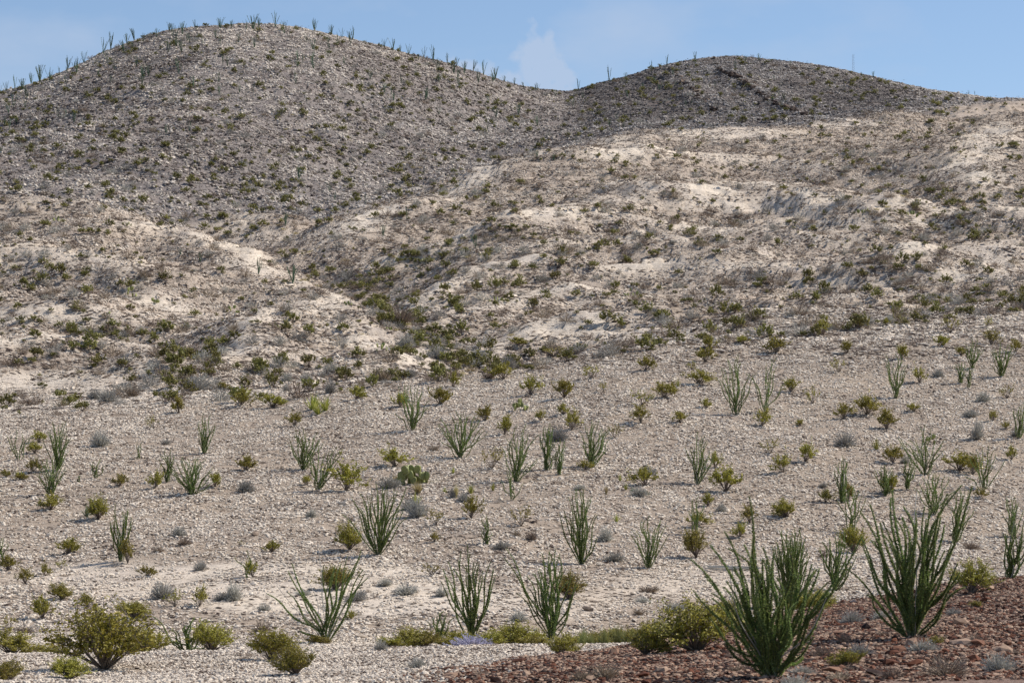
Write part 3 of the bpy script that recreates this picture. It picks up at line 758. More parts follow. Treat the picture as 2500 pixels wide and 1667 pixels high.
HEROES = [
 dict(px=1885, py=1655, h=330, w=330, n=40, hero=True, label='giant ocotillo nearest the camera with stems flung wide over red rubble',
      tips=[(1832,1203),(1760,1289),(1744,1322),(1681,1356),(1692,1432),(1830,1299),(1775,1330),(1806,1320),(1838,1393),(1762,1424),(1817,1419),(2104,1300),
            (2025,1450),(1984,1544),(1963,1599),(1942,1424),(1958,1398),(1895,1408),(1874,1398),(1858,1356),(1775,1560),(1822,1523),(1848,1325),(1790,1400),(1740,1500),(2060,1350),(1850,1480),(1915,1500)]),
 dict(px=1930, py=1488, h=205, w=120, n=38, hero=True, dry=.3, label='dense upright bundle ocotillo standing behind the giant at the rubble edge'),
 dict(px=2226, py=1555, h=330, w=250, n=34, hero=True, label='giant ocotillo on the red rubble near the right edge, stems fanned evenly',
      tips=[(2190,1189),(2238,1192),(2122,1224),(2098,1242),(2172,1254),(2157,1268),(2187,1206),(2254,1230),(2304,1274),(2345,1177),(2366,1180),(2071,1379),(2128,1456),
            (2113,1319),(2336,1408),(2271,1260),(2288,1254),(2330,1313),(2208,1254),(2140,1313),(2265,1349),(2300,1200),(2180,1330),(2350,1390)]),
 dict(px=795, py=1580, h=225, w=240, n=18, hero=True, label='wide open ocotillo behind the gravel bank, three stems flung far left',
      tips=[(701,1400),(679,1437),(651,1455),(731,1444),(704,1453),(880,1352),(883,1367),(847,1364),(884,1397),(868,1409),(811,1432),(740,1543),(856,1394),(832,1426)]),
 dict(px=1151, py=1552, h=225, w=130, n=17, hero=True, label='tall ocotillo rising directly above the lilac bush',
      tips=[(1089,1358),(1074,1405),(1127,1331),(1139,1315),(1145,1367),(1163,1358),(1181,1379),(1208,1379),(1105,1430),(1166,1438),(1080,1375)]),
 dict(px=1349, py=1572, h=230, w=130, n=20, hero=True, label='tall ocotillo leaning left beside the green shrubs of the ditch',
      tips=[(1230,1367),(1240,1345),(1316,1394),(1328,1373),(1264,1453),(1342,1390),(1361,1453),(1391,1468),(1289,1438),(1334,1405),(1320,1425),(1385,1488)]),
 dict(px=925, py=1355, h=180, w=140, n=22, hero=True, label='large fan-shaped ocotillo left of centre with two long curved left stems',
      tips=[(838,1252),(858,1210),(880,1200),(905,1235),(935,1210),(975,1195),(990,1185),(992,1260),(975,1240),(950,1215),(962,1190),(915,1225)]),
 dict(px=462, py=1590, h=85, w=120, n=12, hero=True, curly=True, label='low ocotillo with snaking arched stems between two big creosotes at lower left',
      tips=[(372,1498),(500,1505),(515,1508),(448,1525),(412,1560),(402,1578),(478,1500),(430,1530)]),
]
for e in OC:
    x, y, h, w, n, lean, lab = e
    ocotillo(x, y, h, w, n, lab, lean=lean, d=108 if (x, y) == (1071, 1583) else None, hero=y > 1300 and h > 140)
BANKD = {795: 108, 1151: 110, 1349: 110, 462: 102}
for e in HEROES:
    ocotillo(d=BANKD.get(e['px']), **e)

# far ocotillos: one mesh each
def far_oco_mesh(seed, n=9):
    rs = np.random.default_rng(seed); mb = MB()
    for k in range(n):
        a = rs.uniform(0, 6.28); ti = rs.uniform(.05, .42); L = rs.uniform(.7, 1.0); t = np.linspace(0, 1, 5)
        r = np.sin(ti) * t ** 1.2 * L; P = np.stack([np.cos(a) * r, np.sin(a) * r, t * L * np.cos(ti)], -1) + rs.normal(0, .012, (5, 3)) * t[:, None]
        mb.tube(P, 0.010 * (1 - .5 * t) + 0.004, 3, rs.uniform(0, 1, 15))
        tl = rs.uniform(.1, 1, 26); C = np.stack([np.interp(tl, t, P[:, q]) for q in range(3)], -1)
        s = rs.normal(size=(26, 3)); s /= np.linalg.norm(s, axis=1, keepdims=True); u = np.cross(s, rs.normal(size=(26, 3))); u /= np.linalg.norm(u, axis=1, keepdims=True)
        mb.quads(C, s * .020, u * .012, rs.uniform(0, 1, 26))
    return mb.mesh('ocotillo', M['oco_far'])
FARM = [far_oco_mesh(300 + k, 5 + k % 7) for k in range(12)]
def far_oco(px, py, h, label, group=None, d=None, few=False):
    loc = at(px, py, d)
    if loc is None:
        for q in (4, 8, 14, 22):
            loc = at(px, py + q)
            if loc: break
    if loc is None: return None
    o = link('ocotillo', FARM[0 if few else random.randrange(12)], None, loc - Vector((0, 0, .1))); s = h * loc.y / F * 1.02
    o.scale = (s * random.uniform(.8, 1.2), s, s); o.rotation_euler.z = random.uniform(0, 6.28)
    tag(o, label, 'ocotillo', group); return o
SKY_L = [(0,208,30),(36,210,36),(53,202,25),(76,192,32),(97,203,50),(122,172,15),(145,162,24),(165,165,40),(188,152,30),(205,152,34),(252,128,44),(270,122,44),(262,150,30),(310,108,30),(328,102,38),
 (350,104,25),(383,92,26),(445,87,38),(475,68,22),(535,68,24),(565,72,26),(618,74,42),(632,70,30),(672,68,42),(768,72,38),(808,80,28),(835,88,24),(862,94,36),(938,110,25),(960,112,36),(997,121,30),
 (1035,134,30),(1058,137,44),(1092,149,30),(1115,156,28),(1155,171,32),(1180,185,42),(1210,189,33),(1232,202,20),(1256,207,20),(1278,215,18),(1312,223,22),(1357,236,20)]
SKY_R = [(1412,223,34,1),(1487,193,42,0),(1590,176,30,1),(1628,166,35,1),(1697,155,32,0),(1820,152,20,0),(1853,150,22,0),(1930,160,14,0),(2103,188,14,0),(2132,190,18,0),(2365,232,13,0),(2380,234,14,0)]
def side_of(x, xs, i):
    return ''
sl = sorted(SKY_L)
half = [s for s in sl if s[0] < 640], [s for s in sl if s[0] >= 640]
for nm, lst in (('climbing the left skyline of the big hill', half[0]), ('down the right skyline of the big hill', half[1])):
    for i, (x, y, h) in enumerate(lst):
        far_oco(x, y, h, 'skyline ocotillo, %s of those %s' % (ordn(i, len(lst)), nm), 'ocotillos on the skyline')
for i, (x, y, h, few) in enumerate(SKY_R):
    far_oco(x, y, h, 'skyline ocotillo, %s of those on the right hill crest' % ordn(i, len(SKY_R)), 'ocotillos on the skyline', few=bool(few))
FARL = [(462,322,30,'upper face of the big hill, left of its middle'),(405,327,26,'upper face of the big hill, well left'),(730,440,40,'grey foot of the big hill beside two bushes'),
 (805,470,30,'grey foot of the big hill, upper of a close pair'),(818,492,25,'grey foot of the big hill, lower of a close pair'),(697,552,38,'dark foot of the big hill where pale spurs begin'),
 (993,537,40,'head of the pale spur in the centre'),(935,577,33,'pale ground left of the central spur head'),(1162,605,40,'dark bushes of the central pale hillside'),
 (631,670,45,'upper bend of the main gully, left one'),(715,692,52,'upper bend of the main gully, right one'),(892,500,30,'right foot of the big hill above the pale spurs'),(489,640,30,'pale middle hills on the left'),(441,625,26,'pale middle hills, far left of the gully')]
for x, y, h, t in FARL: far_oco(x, y, h, 'small ocotillo on the ' + t, 'ocotillos on the far hills')
for k in range(110):
    x = random.uniform(0, 1400); sy = float(np.interp(x, SK_X, SK_Y)); y = sy + 6 + 170 * random.random() ** 2.2
    far_oco(x, y, random.uniform(20, 38), 'tiny ocotillo on the upper face of the big rounded hill', 'tiny ocotillos under the crest of the big hill')
for k in range(24):
    x = random.uniform(1400, 1950); sy = float(np.interp(x, SK_X, SK_Y)); y = sy + 10 + 120 * random.random()
    far_oco(x, y, random.uniform(14, 24), 'tiny ocotillo on the dark face of the right hill', 'tiny ocotillos on the dark right hill')

# ------------------------------------------------------------------ creosote
def bush(seed, nbr, nclus, nleaf, lsize, kind='creo'):
    """unit bush: radius 1, height about 1; open inverted cone with leaf clumps at the twig ends"""
    rs = np.random.default_rng(seed); tw = MB(); lf = MB(); ends = []
    for k in range(nbr):
        a = rs.uniform(0, 6.28); ti = rs.uniform(.1, 1.1) ; L = rs.uniform(.65, 1.05) * (1.0 - .12 * ti)
        dirv = np.array([math.cos(a) * math.sin(ti), math.sin(a) * math.sin(ti), math.cos(ti) * .9 + .12])
        t = np.linspace(0, 1, 5); P = dirv * (t[:, None] * L) + rs.normal(0, .03, (5, 3)) * t[:, None] + np.array([0, 0, .06]) * np.sin(np.pi * t)[:, None]
        tw.tube(P, .013 * (1 - .7 * t) + .003, 3, rs.uniform(0, 1, 15))
        for q in range(nclus):
            tt = rs.uniform(.5, 1.0); b = np.array([np.interp(tt, t, P[:, c]) for c in range(3)])
            e = b + (dirv * .5 + np.array([0, 0, .5]) + rs.normal(0, .55, 3)) * rs.uniform(.08, .24)
            tw.tube(np.stack([b, (b + e) / 2 + rs.normal(0, .01, 3), e]), .0045, 3, rs.uniform(0, 1, 9)); ends.append((b, e, rs.uniform(0, 1)))
    C = []; S = []
    for b, e, s in ends:
        n = nleaf; t = rs.uniform(.15, 1.15, (n, 1)); C.append(b + (e - b) * t + rs.normal(0, .024, (n, 3)) * np.array([1.2, 1.2, .8])); S.append(np.clip(s * .6 + rs.uniform(0, .45, n), 0, 1))
    C = np.concatenate(C); C[:, 2] = np.maximum(C[:, 2], .03)
    leaves(lf, C, lsize, np.concatenate(S), .5)
    return tw, lf
def bush_meshes(seed, nb, nc, nl, ls, mt, ml):
    tw, lf = bush(seed, nb, nc, nl, ls); return tw.mesh('branches', M[mt]), lf.mesh('foliage', M[ml])
def bush_joint(seed, nb, nc, nl, ls, mt, ml, name):
    tw, lf = bush(seed, nb, nc, nl, ls); Vc, Fc, Sc = tw.arrays(); Vl, Fl, Sl = lf.arrays()
    me = mesh_from(name, np.concatenate([Vc, Vl]), np.concatenate([Fc, Fl + len(Vc)]), M[mt], np.concatenate([Sc, Sl])); me.materials.append(M[ml])
    mi = np.zeros(len(me.polygons), dtype=np.int32); mi[len(Fc):] = 1; me.polygons.foreach_set('material_index', mi); return me
CR_HERO = [bush_meshes(400 + k, 44, 9, 14, .043, 'creo_twig', 'creo') for k in range(5)]
CR_MID = [bush_meshes(420 + k, 22 + (k % 3) * 4, 6, 12, .062, 'creo_twig', 'creo') for k in range(8)]
CR_SPARSE = [bush_meshes(440 + k, 13, 4, 5, .07, 'creo_twig', 'creo') for k in range(4)]
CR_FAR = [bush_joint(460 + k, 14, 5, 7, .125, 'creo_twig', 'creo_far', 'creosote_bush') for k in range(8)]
def place_bush(name, pool, px, py, w, h, label, cat, group=None, d=None, lean=0):
    loc = at(px, py, d)
    if loc is None: return None
    mpp = loc.y / F; a = random.choice(pool)
    if isinstance(a, tuple):
        o = empty(name, loc)
        for nm, me in zip(('branches', 'foliage'), a): link(nm, me, o)
    else: o = link(name, a, None, loc)
    o.scale = (w * mpp * .82, w * mpp * .66 * random.uniform(.8, 1.1), h * mpp * 1.02); o.rotation_euler = (random.uniform(-.14, .14), random.uniform(-.22, .22), random.uniform(0, 6.28))
    o.location.z -= .03
    tag(o, label, cat, group); return o

# landmark names for labels of the nearer bushes
LM = [(295,1340,'tall narrow ocotillo at lower left'),(609,1400,'three-stemmed young ocotillo'),(1071,1560,'short broken-topped ocotillo'),(1187,1300,'small grey central ocotillo'),
 (1420,1330,'tall wavy-stemmed central ocotillo'),(1583,1350,'wide low outcurved ocotillo'),(1695,1270,'few-stemmed ocotillo right of centre'),(2038,1400,'ocotillo between the two giants'),
 (1885,1560,'giant ocotillo nearest the camera'),(2226,1450,'rightmost giant ocotillo'),(795,1500,'wide open bankside ocotillo'),(1151,1480,'ocotillo above the lilac bush'),(1349,1500,'tall left-leaning ditch ocotillo'),
 (925,1300,'large fan-shaped ocotillo left of centre'),(462,1560,'snaking low ocotillo'),(139,1120,'two overlapping ocotillos at far left'),(235,1150,'small fan-shaped left ocotillo'),(337,1105,'tiny four-stemmed ocotillo'),
 (499,1070,'highest ocotillo of the left slope'),(468,1170,'fountain-shaped ocotillo'),(760,1150,'pair of ocotillos left of centre'),(1007,1020,'top centre ocotillo of the near slope'),(1124,1080,'widest fan ocotillo at centre'),
 (1258,1130,'wind-swept central ocotillo'),(1345,1110,'tight pair of central ocotillos'),(1444,1100,'right-leaning ocotillo past the tight pair'),(1703,1130,'lone ocotillo right of centre'),(1830,960,'twin tall ocotillos high at right'),
 (2187,930,'ocotillo with the outflung stem at upper right'),(2365,910,'little ocotillo group at upper right'),(2445,890,'broom-shaped ocotillo at upper right'),(2489,1030,'ocotillo touching the right edge'),
 (2200,1150,'ocotillo cluster on the right'),(1010,1150,'prickly pear clump'),(785,985,'big yellow yucca'),(2332,1280,'ocotillo leaning right behind the giant'),(2470,1290,'ocotillos at the right edge')]
USED = set()
def near_label(px, py, w, what):
    size = 'tiny' if w < 34 else 'small' if w < 50 else 'medium' if w < 72 else 'large' if w < 105 else 'very large'
    for n_try in range(9):
        c = sorted(LM, key=lambda l: (l[0] - px) ** 2 + (1.5 * (l[1] - py)) ** 2)[n_try]
        dx, dy = px - c[0], py - c[1]
        opts = []
        dist = math.hypot(dx, dy); pre = 'just ' if dist < 60 else 'a little ' if dist < 130 else 'well '
        hor = 'left of' if dx < 0 else 'right of'; ver = 'above' if dy < 0 else 'below'
        opts.append(pre + (hor if abs(dx) > abs(dy) else ver)); opts.append(pre + ver + ' and ' + hor)
        for o in opts:
            s = '%s %s %s the %s' % (size, what, o, c[2])
            if s not in USED and len(s.split()) <= 16: USED.add(s); return s
    s = '%s %s on the near stony slope' % (size, what)
    k = 0
    while s in USED: k += 1; s = '%s %s on the near stony slope, %s from the left' % (size, what, ords[k % 20])
    USED.add(s); return s
CRE = [(62,1425,50,38),(110,1405,34,28),(148,1388,38,22),(360,1407,44,28),(104,1511,66,58),(215,1485,40,38),(150,1462,75,34),(428,1480,62,42),(487,1480,52,48),(325,1510,95,40),(25,1535,55,36),
 (665,1347,46,26),(617,1408,44,42),(125,1245,62,38),(240,1268,72,52),(165,1352,62,38),(20,1392,50,36),(312,1375,44,55),
 (855,1342,90,58),(820,1438,95,52),(1055,1405,62,32),(1064,1282,56,40),(1150,1265,62,50),(1272,1284,78,52),(1390,1462,82,60),(1062,1322,40,22),(857,1512,30,22),
 (1700,1362,78,66),(1700,1287,70,36),(1831,1276,56,42),(1806,1312,46,34),(1920,1262,80,38),(2000,1488,80,48),(2085,1350,76,60),(2015,1226,56,30),(2070,1222,40,40),(2395,1216,36,24),
 (2340,1150,95,44),(2180,1130,58,42),(2172,1203,52,44),(1912,1155,66,42),(1965,1128,60,42),(1880,1108,62,38),(1860,1040,62,40),(1985,985,56,42),(1930,958,46,32),(2245,934,46,34),(2060,1022,56,36),
 (2115,1012,88,42),(2165,1048,50,46),(2165,1015,34,24),(2230,1005,42,22),(2460,972,44,34),(2470,1122,32,32),(2375,1160,50,50),(1955,1040,30,18),
 (80,1155,50,36),(50,1172,36,18),(15,1165,36,20),(48,1172,26,20),(293,1187,42,30),(377,1193,46,42),(524,1190,46,38),(600,1148,56,34),(85,1106,44,28),(95,1080,36,30),(376,1046,38,34),(435,1008,46,38),(588,992,62,40),(665,995,60,34),
 (720,1040,50,30),(975,995,48,36),(870,975,46,32),(1074,988,60,42),(1105,945,36,36),(1184,1028,46,38),(1232,1062,38,46),(1202,1144,82,54),(965,1138,88,40),(845,1198,92,62),(750,1183,36,24),
 (1230,925,62,40),(1295,964,58,44),(1378,971,54,46),(1320,1028,36,28),(1396,1050,56,48),(1375,1012,34,26),(1445,925,72,36),(1473,957,32,28),(1568,988,62,38),(1622,972,60,40),(1565,1032,62,42),(1660,1032,46,30),
 (1705,937,78,34),(1725,997,28,24),(1500,1068,46,34),(1430,1146,52,22),(1576,1186,72,44),(1772,1200,76,60),(1745,1142,36,36),(1728,1235,32,30),
 (2010,818,44,42),(2095,800,30,20),(2320,812,66,46),(2410,800,36,30),(2165,796,28,22),(2190,786,34,24),(2070,862,40,32),(1895,862,70,38),(1735,850,46,30),(1722,884,46,38),(2300,846,42,28),(2200,877,44,36),(2420,842,50,34),
 (2345,868,36,22),(2050,908,50,36),(1575,905,46,36),(1690,902,36,22),(1640,955,26,22),(2455,1048,26,18),(1815,838,50,20),(1265,842,50,18),(1350,870,80,24),(545,950,44,18),(2425,1028,30,28),(2480,860,40,34),(590,1330,20,12)]
for (x, y, w, h) in CRE:
    sparse = (int(x * 7 + y) % 6 == 0)
    place_bush('creosote_bush', CR_SPARSE if sparse else (CR_HERO if w > 70 and y > 1250 else CR_MID), x, y, w, h, near_label(x, y, w, 'sparse creosote bush' if sparse else 'olive creosote bush'), 'bush')
BIGC = [(255,1647,215,165,'biggest yellow-green creosote mound at the lower left corner',80,.0),(352,1598,112,72,'creosote mound joined to the right side of the biggest mound',95,0),(515,1612,122,78,'rounded creosote growing right of the snaking ocotillo',93,0),
 (170,1658,115,58,'low creosote in front of the biggest mound at bottom left',76,0),(20,1680,110,62,'creosote cut by the bottom left corner',72,0),(30,1600,130,62,'wide creosote at the left edge above the corner bush',96,0),
 (662,1635,110,84,'open creosote left of two touching ones at bottom left centre',82,0),(722,1682,95,78,'creosote touching the bottom edge under the wide open ocotillo',72,0),
 (1005,1588,100,54,'creosote behind the gravel bank left of the lilac bush',104,0),(1255,1590,120,68,'green creosote between the lilac bush and the left-leaning ocotillo',104,0),(1195,1590,90,45,'low creosote directly right of the lilac bush',102,0),
 (1372,1618,85,72,'creosote at the bank edge below the left-leaning ocotillo',83,0),(1730,1548,135,56,'bright creosote in the ditch left of the giant ocotillo',112,0),(1640,1560,100,52,'low creosote at the end of the grassy ditch',106,0),
 (1700,1690,210,135,'blurred creosote at the bottom edge on red rubble',66,0),(1575,1690,120,80,'low spreading creosote at the bottom edge, left of the blurred one',66,0),(2370,1447,92,82,'dense dark creosote beside the rightmost giant ocotillo',None,0),
 (2070,1625,82,46,'small creosote on the rubble between the two giants',None,0),(2380,1482,34,20,'tiny creosote on the rubble right of the giant',None,0),(2285,1572,44,26,'tiny yellowish creosote by the foot of the rightmost giant',None,0),
 (775,1583,60,24,'low creosote at the foot of the wide open ocotillo',107,0),(130,1600,60,25,'low creosote between the left edge bush and the mound',95,0)]
DITCH = sorted([(960,30,103),(1040,44,104),(1090,30,106),(1120,36,108),(1230,46,107),(1290,50,106),(1310,36,103),(1400,40,104),(1460,34,107),(1500,38,108),(1560,40,108),(1600,44,109),(1660,52,109),(1690,60,112),(1765,50,113),(1790,60,114),(1660,40,106),(1960,46,112),(1990,50,113)])
for i, (x, h, d) in enumerate(DITCH):
    BIGC.append((x, 0, 88, h, 'bright green ditch bush, %s of the strip behind the bank' % ordn(i, len(DITCH)), d, 0))
for (x, y, w, h, lab, d, le) in sorted(BIGC):
    place_bush('creosote_bush', CR_HERO, x, y, w * 1.15, h * .85, lab, 'bush', d=d)

# ------------------------------------------------------------------ grey and brown shrubs
def twiggy(seed, n, mat, name, leafy=0.5, squat=.6):
    rs = np.random.default_rng(seed); mb = MB()
    a = rs.uniform(0, 6.28, n); ti = np.arccos(rs.uniform(0.02, 1, n)); L = rs.uniform(.55, 1.05, n)
    dv = np.stack([np.cos(a) * np.sin(ti), np.sin(a) * np.sin(ti), np.cos(ti) * .95 + .05], 1)
    r0 = rs.uniform(.0, .35, n)[:, None]; b = dv * r0; e = dv * L[:, None] + rs.normal(0, .07, (n, 3))
    C = (b + e) / 2; A = (e - b) / 2; B = np.cross(A, rs.normal(size=(n, 3))); B /= np.linalg.norm(B, axis=1, keepdims=True)
    mb.quads(C, A, B * .012, rs.uniform(0, 1, n))
    m_ = int(n * leafy * 3); q = rs.integers(0, n, m_); t = rs.uniform(.55, 1.02, (m_, 1)); leaves(mb, b[q] + (e[q] - b[q]) * t + rs.normal(0, .03, (m_, 3)), .07, rs.uniform(0, 1, m_), .5)
    V, Fq, S = mb.arrays(); V[:, 2] = np.maximum(V[:, 2], 0)
    return mesh_from(name, V, Fq, mat, S)
SG_NEAR = [twiggy(500 + k, 420, M['sage'], 'grey_shrub', .5) for k in range(5)]
SG_FAR = [twiggy(520 + k, 90, M['sage'], 'grey_shrub', 1.2) for k in range(5)]
DR_NEAR = [twiggy(540 + k, 260, M['dry'], 'dry_shrub', .3) for k in range(4)]
DR_FAR = [twiggy(560 + k, 80, M['dry'], 'dry_shrub', .9) for k in range(4)]
SAGE = [(388,1347,28,18),(435,1308,50,24),(490,1391,32,24),(398,1460,72,44),(570,1465,56,44),(760,1262,36,22),(1018,1262,54,46),(950,1192,62,32),(1225,1340,46,22),(1298,1318,34,28),(245,1090,46,40),(600,1200,44,28),
 (2065,1090,56,36),(2385,1072,38,46),(1130,1225,30,24),(540,1465,36,20),(700,932,28,22),(748,932,34,24),(935,930,46,34),(1000,920,40,22),(808,960,36,34),(700,958,24,22),(265,985,50,34),(320,970,44,34),(480,955,60,38),(230,975,44,26),
 (990,850,60,36),(1070,875,50,30),(980,790,70,46),(1195,925,34,26),(1170,880,44,28),(1240,900,50,30),(1360,1075,46,34),(2480,1065,24,18),(2400,980,34,24),(2370,1018,40,20),(2010,1190,30,14),(1060,1100,30,16),(405,1085,24,14),
 (1000,1245,40,28),(1265,1515,60,26),(1020,1630,52,28),(870,1465,56,22),(990,1450,66,26),(940,1430,42,22),(1080,1455,44,24),(1500,1370,56,24),(1660,1490,70,20),(1480,1320,40,34),(2210,1130,26,20),(1760,1250,30,24),(640,1545,50,34),
 (1590,1445,50,18),(340,1508,46,24),(1105,1215,18,24),(1345,1465,26,20),(880,1455,30,18),(1415,1195,40,14),(1560,1210,44,22),(1580,1160,40,26),(2290,920,30,20),(2170,790,26,22),(60,1545,44,24)]
for (x, y, w, h) in SAGE: place_bush('grey_shrub', SG_NEAR + DR_NEAR[:1], x, y, w * .85, h * 1.1, near_label(x, y, w, 'silver-grey shrub'), 'bush')
DRY = [(450,1330,40,24),(740,1452,30,16),(645,1490,36,20),(860,1300,20,16),(1570,1470,40,16),(1260,1310,20,20),(1575,1445,34,18),(2010,1360,30,20),(2370,1340,40,24),(1560,1500,36,20),(930,1585,30,28),(2100,1600,50,36),(2010,1600,50,28),
 (2310,1650,110,60),(2180,1655,60,36),(2440,1640,80,50),(2080,1520,46,34),(2150,1510,40,24),(2060,1570,36,36),(2250,1590,60,34),(1480,1655,60,46),(1420,1660,50,36),(2380,1570,40,30),(2050,1660,60,30),(1960,1645,50,26),(1940,1690,70,50),(1800,1640,44,26),(2330,1500,30,22)]
for (x, y, w, h) in DRY: place_bush('dry_shrub', DR_NEAR + SG_NEAR[:2], x, y, w, h, near_label(x, y, w, 'dry leafless twig shrub'), 'bush')
lil = place_bush('lilac_bush', [twiggy(580, 420, M['lilac'], 'lilac_bush', 1.6)], 1150, 1590, 100, 42, 'low bush with pale lilac blossom behind the gravel bank', 'bush', d=100)

# grass, yucca, cactus --------------------------------------------------------------------
def tuft(seed, n, mat, name, spread=.5, wd=.02):
    rs = np.random.default_rng(seed); mb = MB(); a = rs.uniform(0, 6.28, n); ti = rs.uniform(0, spread, n); L = rs.uniform(.6, 1.05, n)
    dv = np.stack([np.cos(a) * np.sin(ti), np.sin(a) * np.sin(ti), np.cos(ti)], 1); e = dv * L[:, None]; b = dv * 0 + np.stack([np.cos(a), np.sin(a), 0 * a], 1) * rs.uniform(0, .12, n)[:, None]
    sd = np.cross(dv, rs.normal(size=(n, 3))); sd /= np.linalg.norm(sd, axis=1, keepdims=True)
    m_ = b + (e - b) * .55
    V = np.stack([b - sd * wd, b + sd * wd, m_ + sd * wd * .9, e, m_ - sd * wd * .9], 1).reshape(-1, 3)
    base = np.arange(n)[:, None] * 5
    Fq = np.concatenate([base + np.array([[0, 1, 2, 4]]), base + np.array([[4, 2, 3, 3]])])
    mb.add(V, Fq, np.repeat(rs.uniform(0, 1, n), 5)); return mb.mesh(name, mat)
GR = [tuft(600 + k, 160, M['grass'], 'grass_tuft', .75, .012) for k in range(3)]
GG = [tuft(610 + k, 240, M['ggrass'], 'grass_tuft', .9, .012) for k in range(3)]
YU = [tuft(620 + k, 46, M['yucca'], 'yucca', 1.05, .030) for k in range(4)]
AG = [tuft(630 + k, 40, M['agave'], 'agave', 1.3, .035) for k in range(3)]
def blade_plant(name, pool, x, y, w, h, label, cat, group=None, d=None):
    loc = at(x, y, d)
    if not loc: return
    o = link(name, random.choice(pool), None, loc); m_ = loc.y / F; o.scale = (w * m_ * .6, w * m_ * .6, h * m_); o.rotation_euler.z = random.uniform(0, 6.28); tag(o, label, cat, group); return o
for x, y, w, h, lab in [(1480,1207,22,26,'small straw-coloured grass tuft standing alone on grey stones at centre'),(1113,1215,30,38,'brown dry grass tuft among blades right of the prickly pear'),
   (965,1178,60,22,'dry grass fringe at the foot of the prickly pear'),(1020,1205,60,34,'tall straw grass below the prickly pear')]:
    blade_plant('grass_tuft', GR, x, y, w, h, lab, 'grass')
for k, (x, d) in enumerate([(1440,101),(1475,103),(1510,104),(1545,103),(1580,104),(1610,105),(1530,101),(1425,103)]):
    blade_plant('grass_tuft', GG, x, 0, 60, 50 + 12 * (k % 3), 'yellow-green ditch grass clump, %s of the grassy row' % ordn(sorted([1440,1475,1510,1545,1580,1610,1530,1425]).index(x), 8), 'grass', 'grass clumps in the ditch', d=d)
for x, y, w, h, lab in [(795,1003,46,42,'large yellow-green yucca clump, right half of the big clump'),(762,1000,48,44,'large yellow-green yucca clump, left half of the big clump'),(778,1012,40,34,'yucca in front of the big yellow-green clump'),
   (1015,1234,34,36,'upright yellow-green yucca below the prickly pear'),(1105,1157,16,20,'small yellow yucca right of the prickly pear'),(1150,1205,26,26,'yucca with many blades, left of the row of two'),
   (1204,1198,18,24,'narrow yellow yucca, right of the row of two'),(1087,1203,16,16,'tiny yucca beside the brown grass tuft'),(1514,1175,14,22,'small yucca left of a stony mound, upper one'),(1528,1196,16,20,'small yucca left of a stony mound, lower one'),
   (1505,1274,22,22,'small yellowish yucca above the wide low ocotillo'),(2140,1098,28,32,'dark green yucca alone on grey gravel at right'),(1655,945,16,24,'small yucca near the upper right creosotes')]:
    blade_plant('yucca', YU, x, y, w * 1.25, h * 1.1, lab, 'yucca')
for x, y, w, h, lab in [(212,1262,40,34,'grey-green agave clump left of a dark creosote at far left'),(1580,1208,34,14,'flat grey agave rosette below a creosote right of centre'),(1545,1200,24,16,'flat grey agave rosette beside two small yuccas')]:
    blade_plant('agave', AG, x, y, w, h, lab, 'agave')
# prickly pear: pads are parts
def pad_mesh():
    n, m_ = 8, 10; mb = MB(); V = []; 
    for i in range(n + 1):
        ph = math.pi * i / n; r = math.sin(ph) ** .8; zz = .5 - .5 * math.cos(ph)
        for j in range(m_):
            th = 2 * math.pi * j / m_; V.append((math.cos(th) * r * .42 * (0.75 + .35 * zz), math.sin(th) * r * .09, zz))
    Fq = [(i * m_ + j, i * m_ + (j + 1) % m_, (i + 1) * m_ + (j + 1) % m_, (i + 1) * m_ + j) for i in range(n) for j in range(m_)]
    mb.add(V, Fq, .5); return mb.mesh('pad', M['pad'], True)
PAD = pad_mesh()
sp = MB(); th = RNG.uniform(0, 6.28, 70); C = np.stack([np.cos(th) * .40 * RNG.uniform(.6, 1, 70), RNG.normal(0, .05, 70), .5 + .48 * np.sin(th) * RNG.uniform(.7, 1, 70)], 1)
leaves(sp, C, .13, None, .12); SPM = sp.mesh('spines', M['thorn'])
def prickly(x, y, w, h, n, label, group=None):
    loc = at(x, y)
    if not loc: return
    root = empty('prickly_pear', loc); tag(root, label, 'cactus', group); m_ = loc.y / F; W, H = w * m_, h * m_
    for k in range(n):
        u = (k + random.random()) / n * 2 - 1; lvl = random.choice([0, 0, 1, 1, 2]) if abs(u) < .7 else random.choice([0, 1])
        ps = H * random.uniform(.36, .46)
        p = link('pad', PAD, root, (u * W * .42, random.uniform(-.25, .25) * W, lvl * H * .27 * (1 - .3 * abs(u)) - .02)); p.scale = (ps, ps, ps); p.rotation_euler = (random.uniform(-.3, .3), u * .6 + random.uniform(-.3, .3), random.uniform(-1.3, 1.3))
        link('spines', SPM, p)
prickly(1012, 1182, 72, 54, 30, 'large prickly pear cactus with pale spiny pads in the centre left')
prickly(1271, 1002, 38, 32, 12, 'small green prickly pear below two creosotes at upper centre')
prickly(2270, 1082, 26, 26, 8, 'small bright prickly pear among ocotillo stems at right')
for i, (x, y, w) in enumerate(sorted([(930,860,34),(1015,868,26),(950,810,24),(1210,738,30),(1045,640,28),(320,725,34),(380,740,26),(265,775,22),(1540,723,30),(670,800,26),(570,765,28),(140,540,26),(2110,520,30),(2230,530,30),(310,552,22),(850,745,20)])):
    prickly(x, y, w, w * .8, 5, 'small prickly pear on the middle hills, %s of those scattered there' % ordn(i, 16), 'prickly pears on the middle hills')

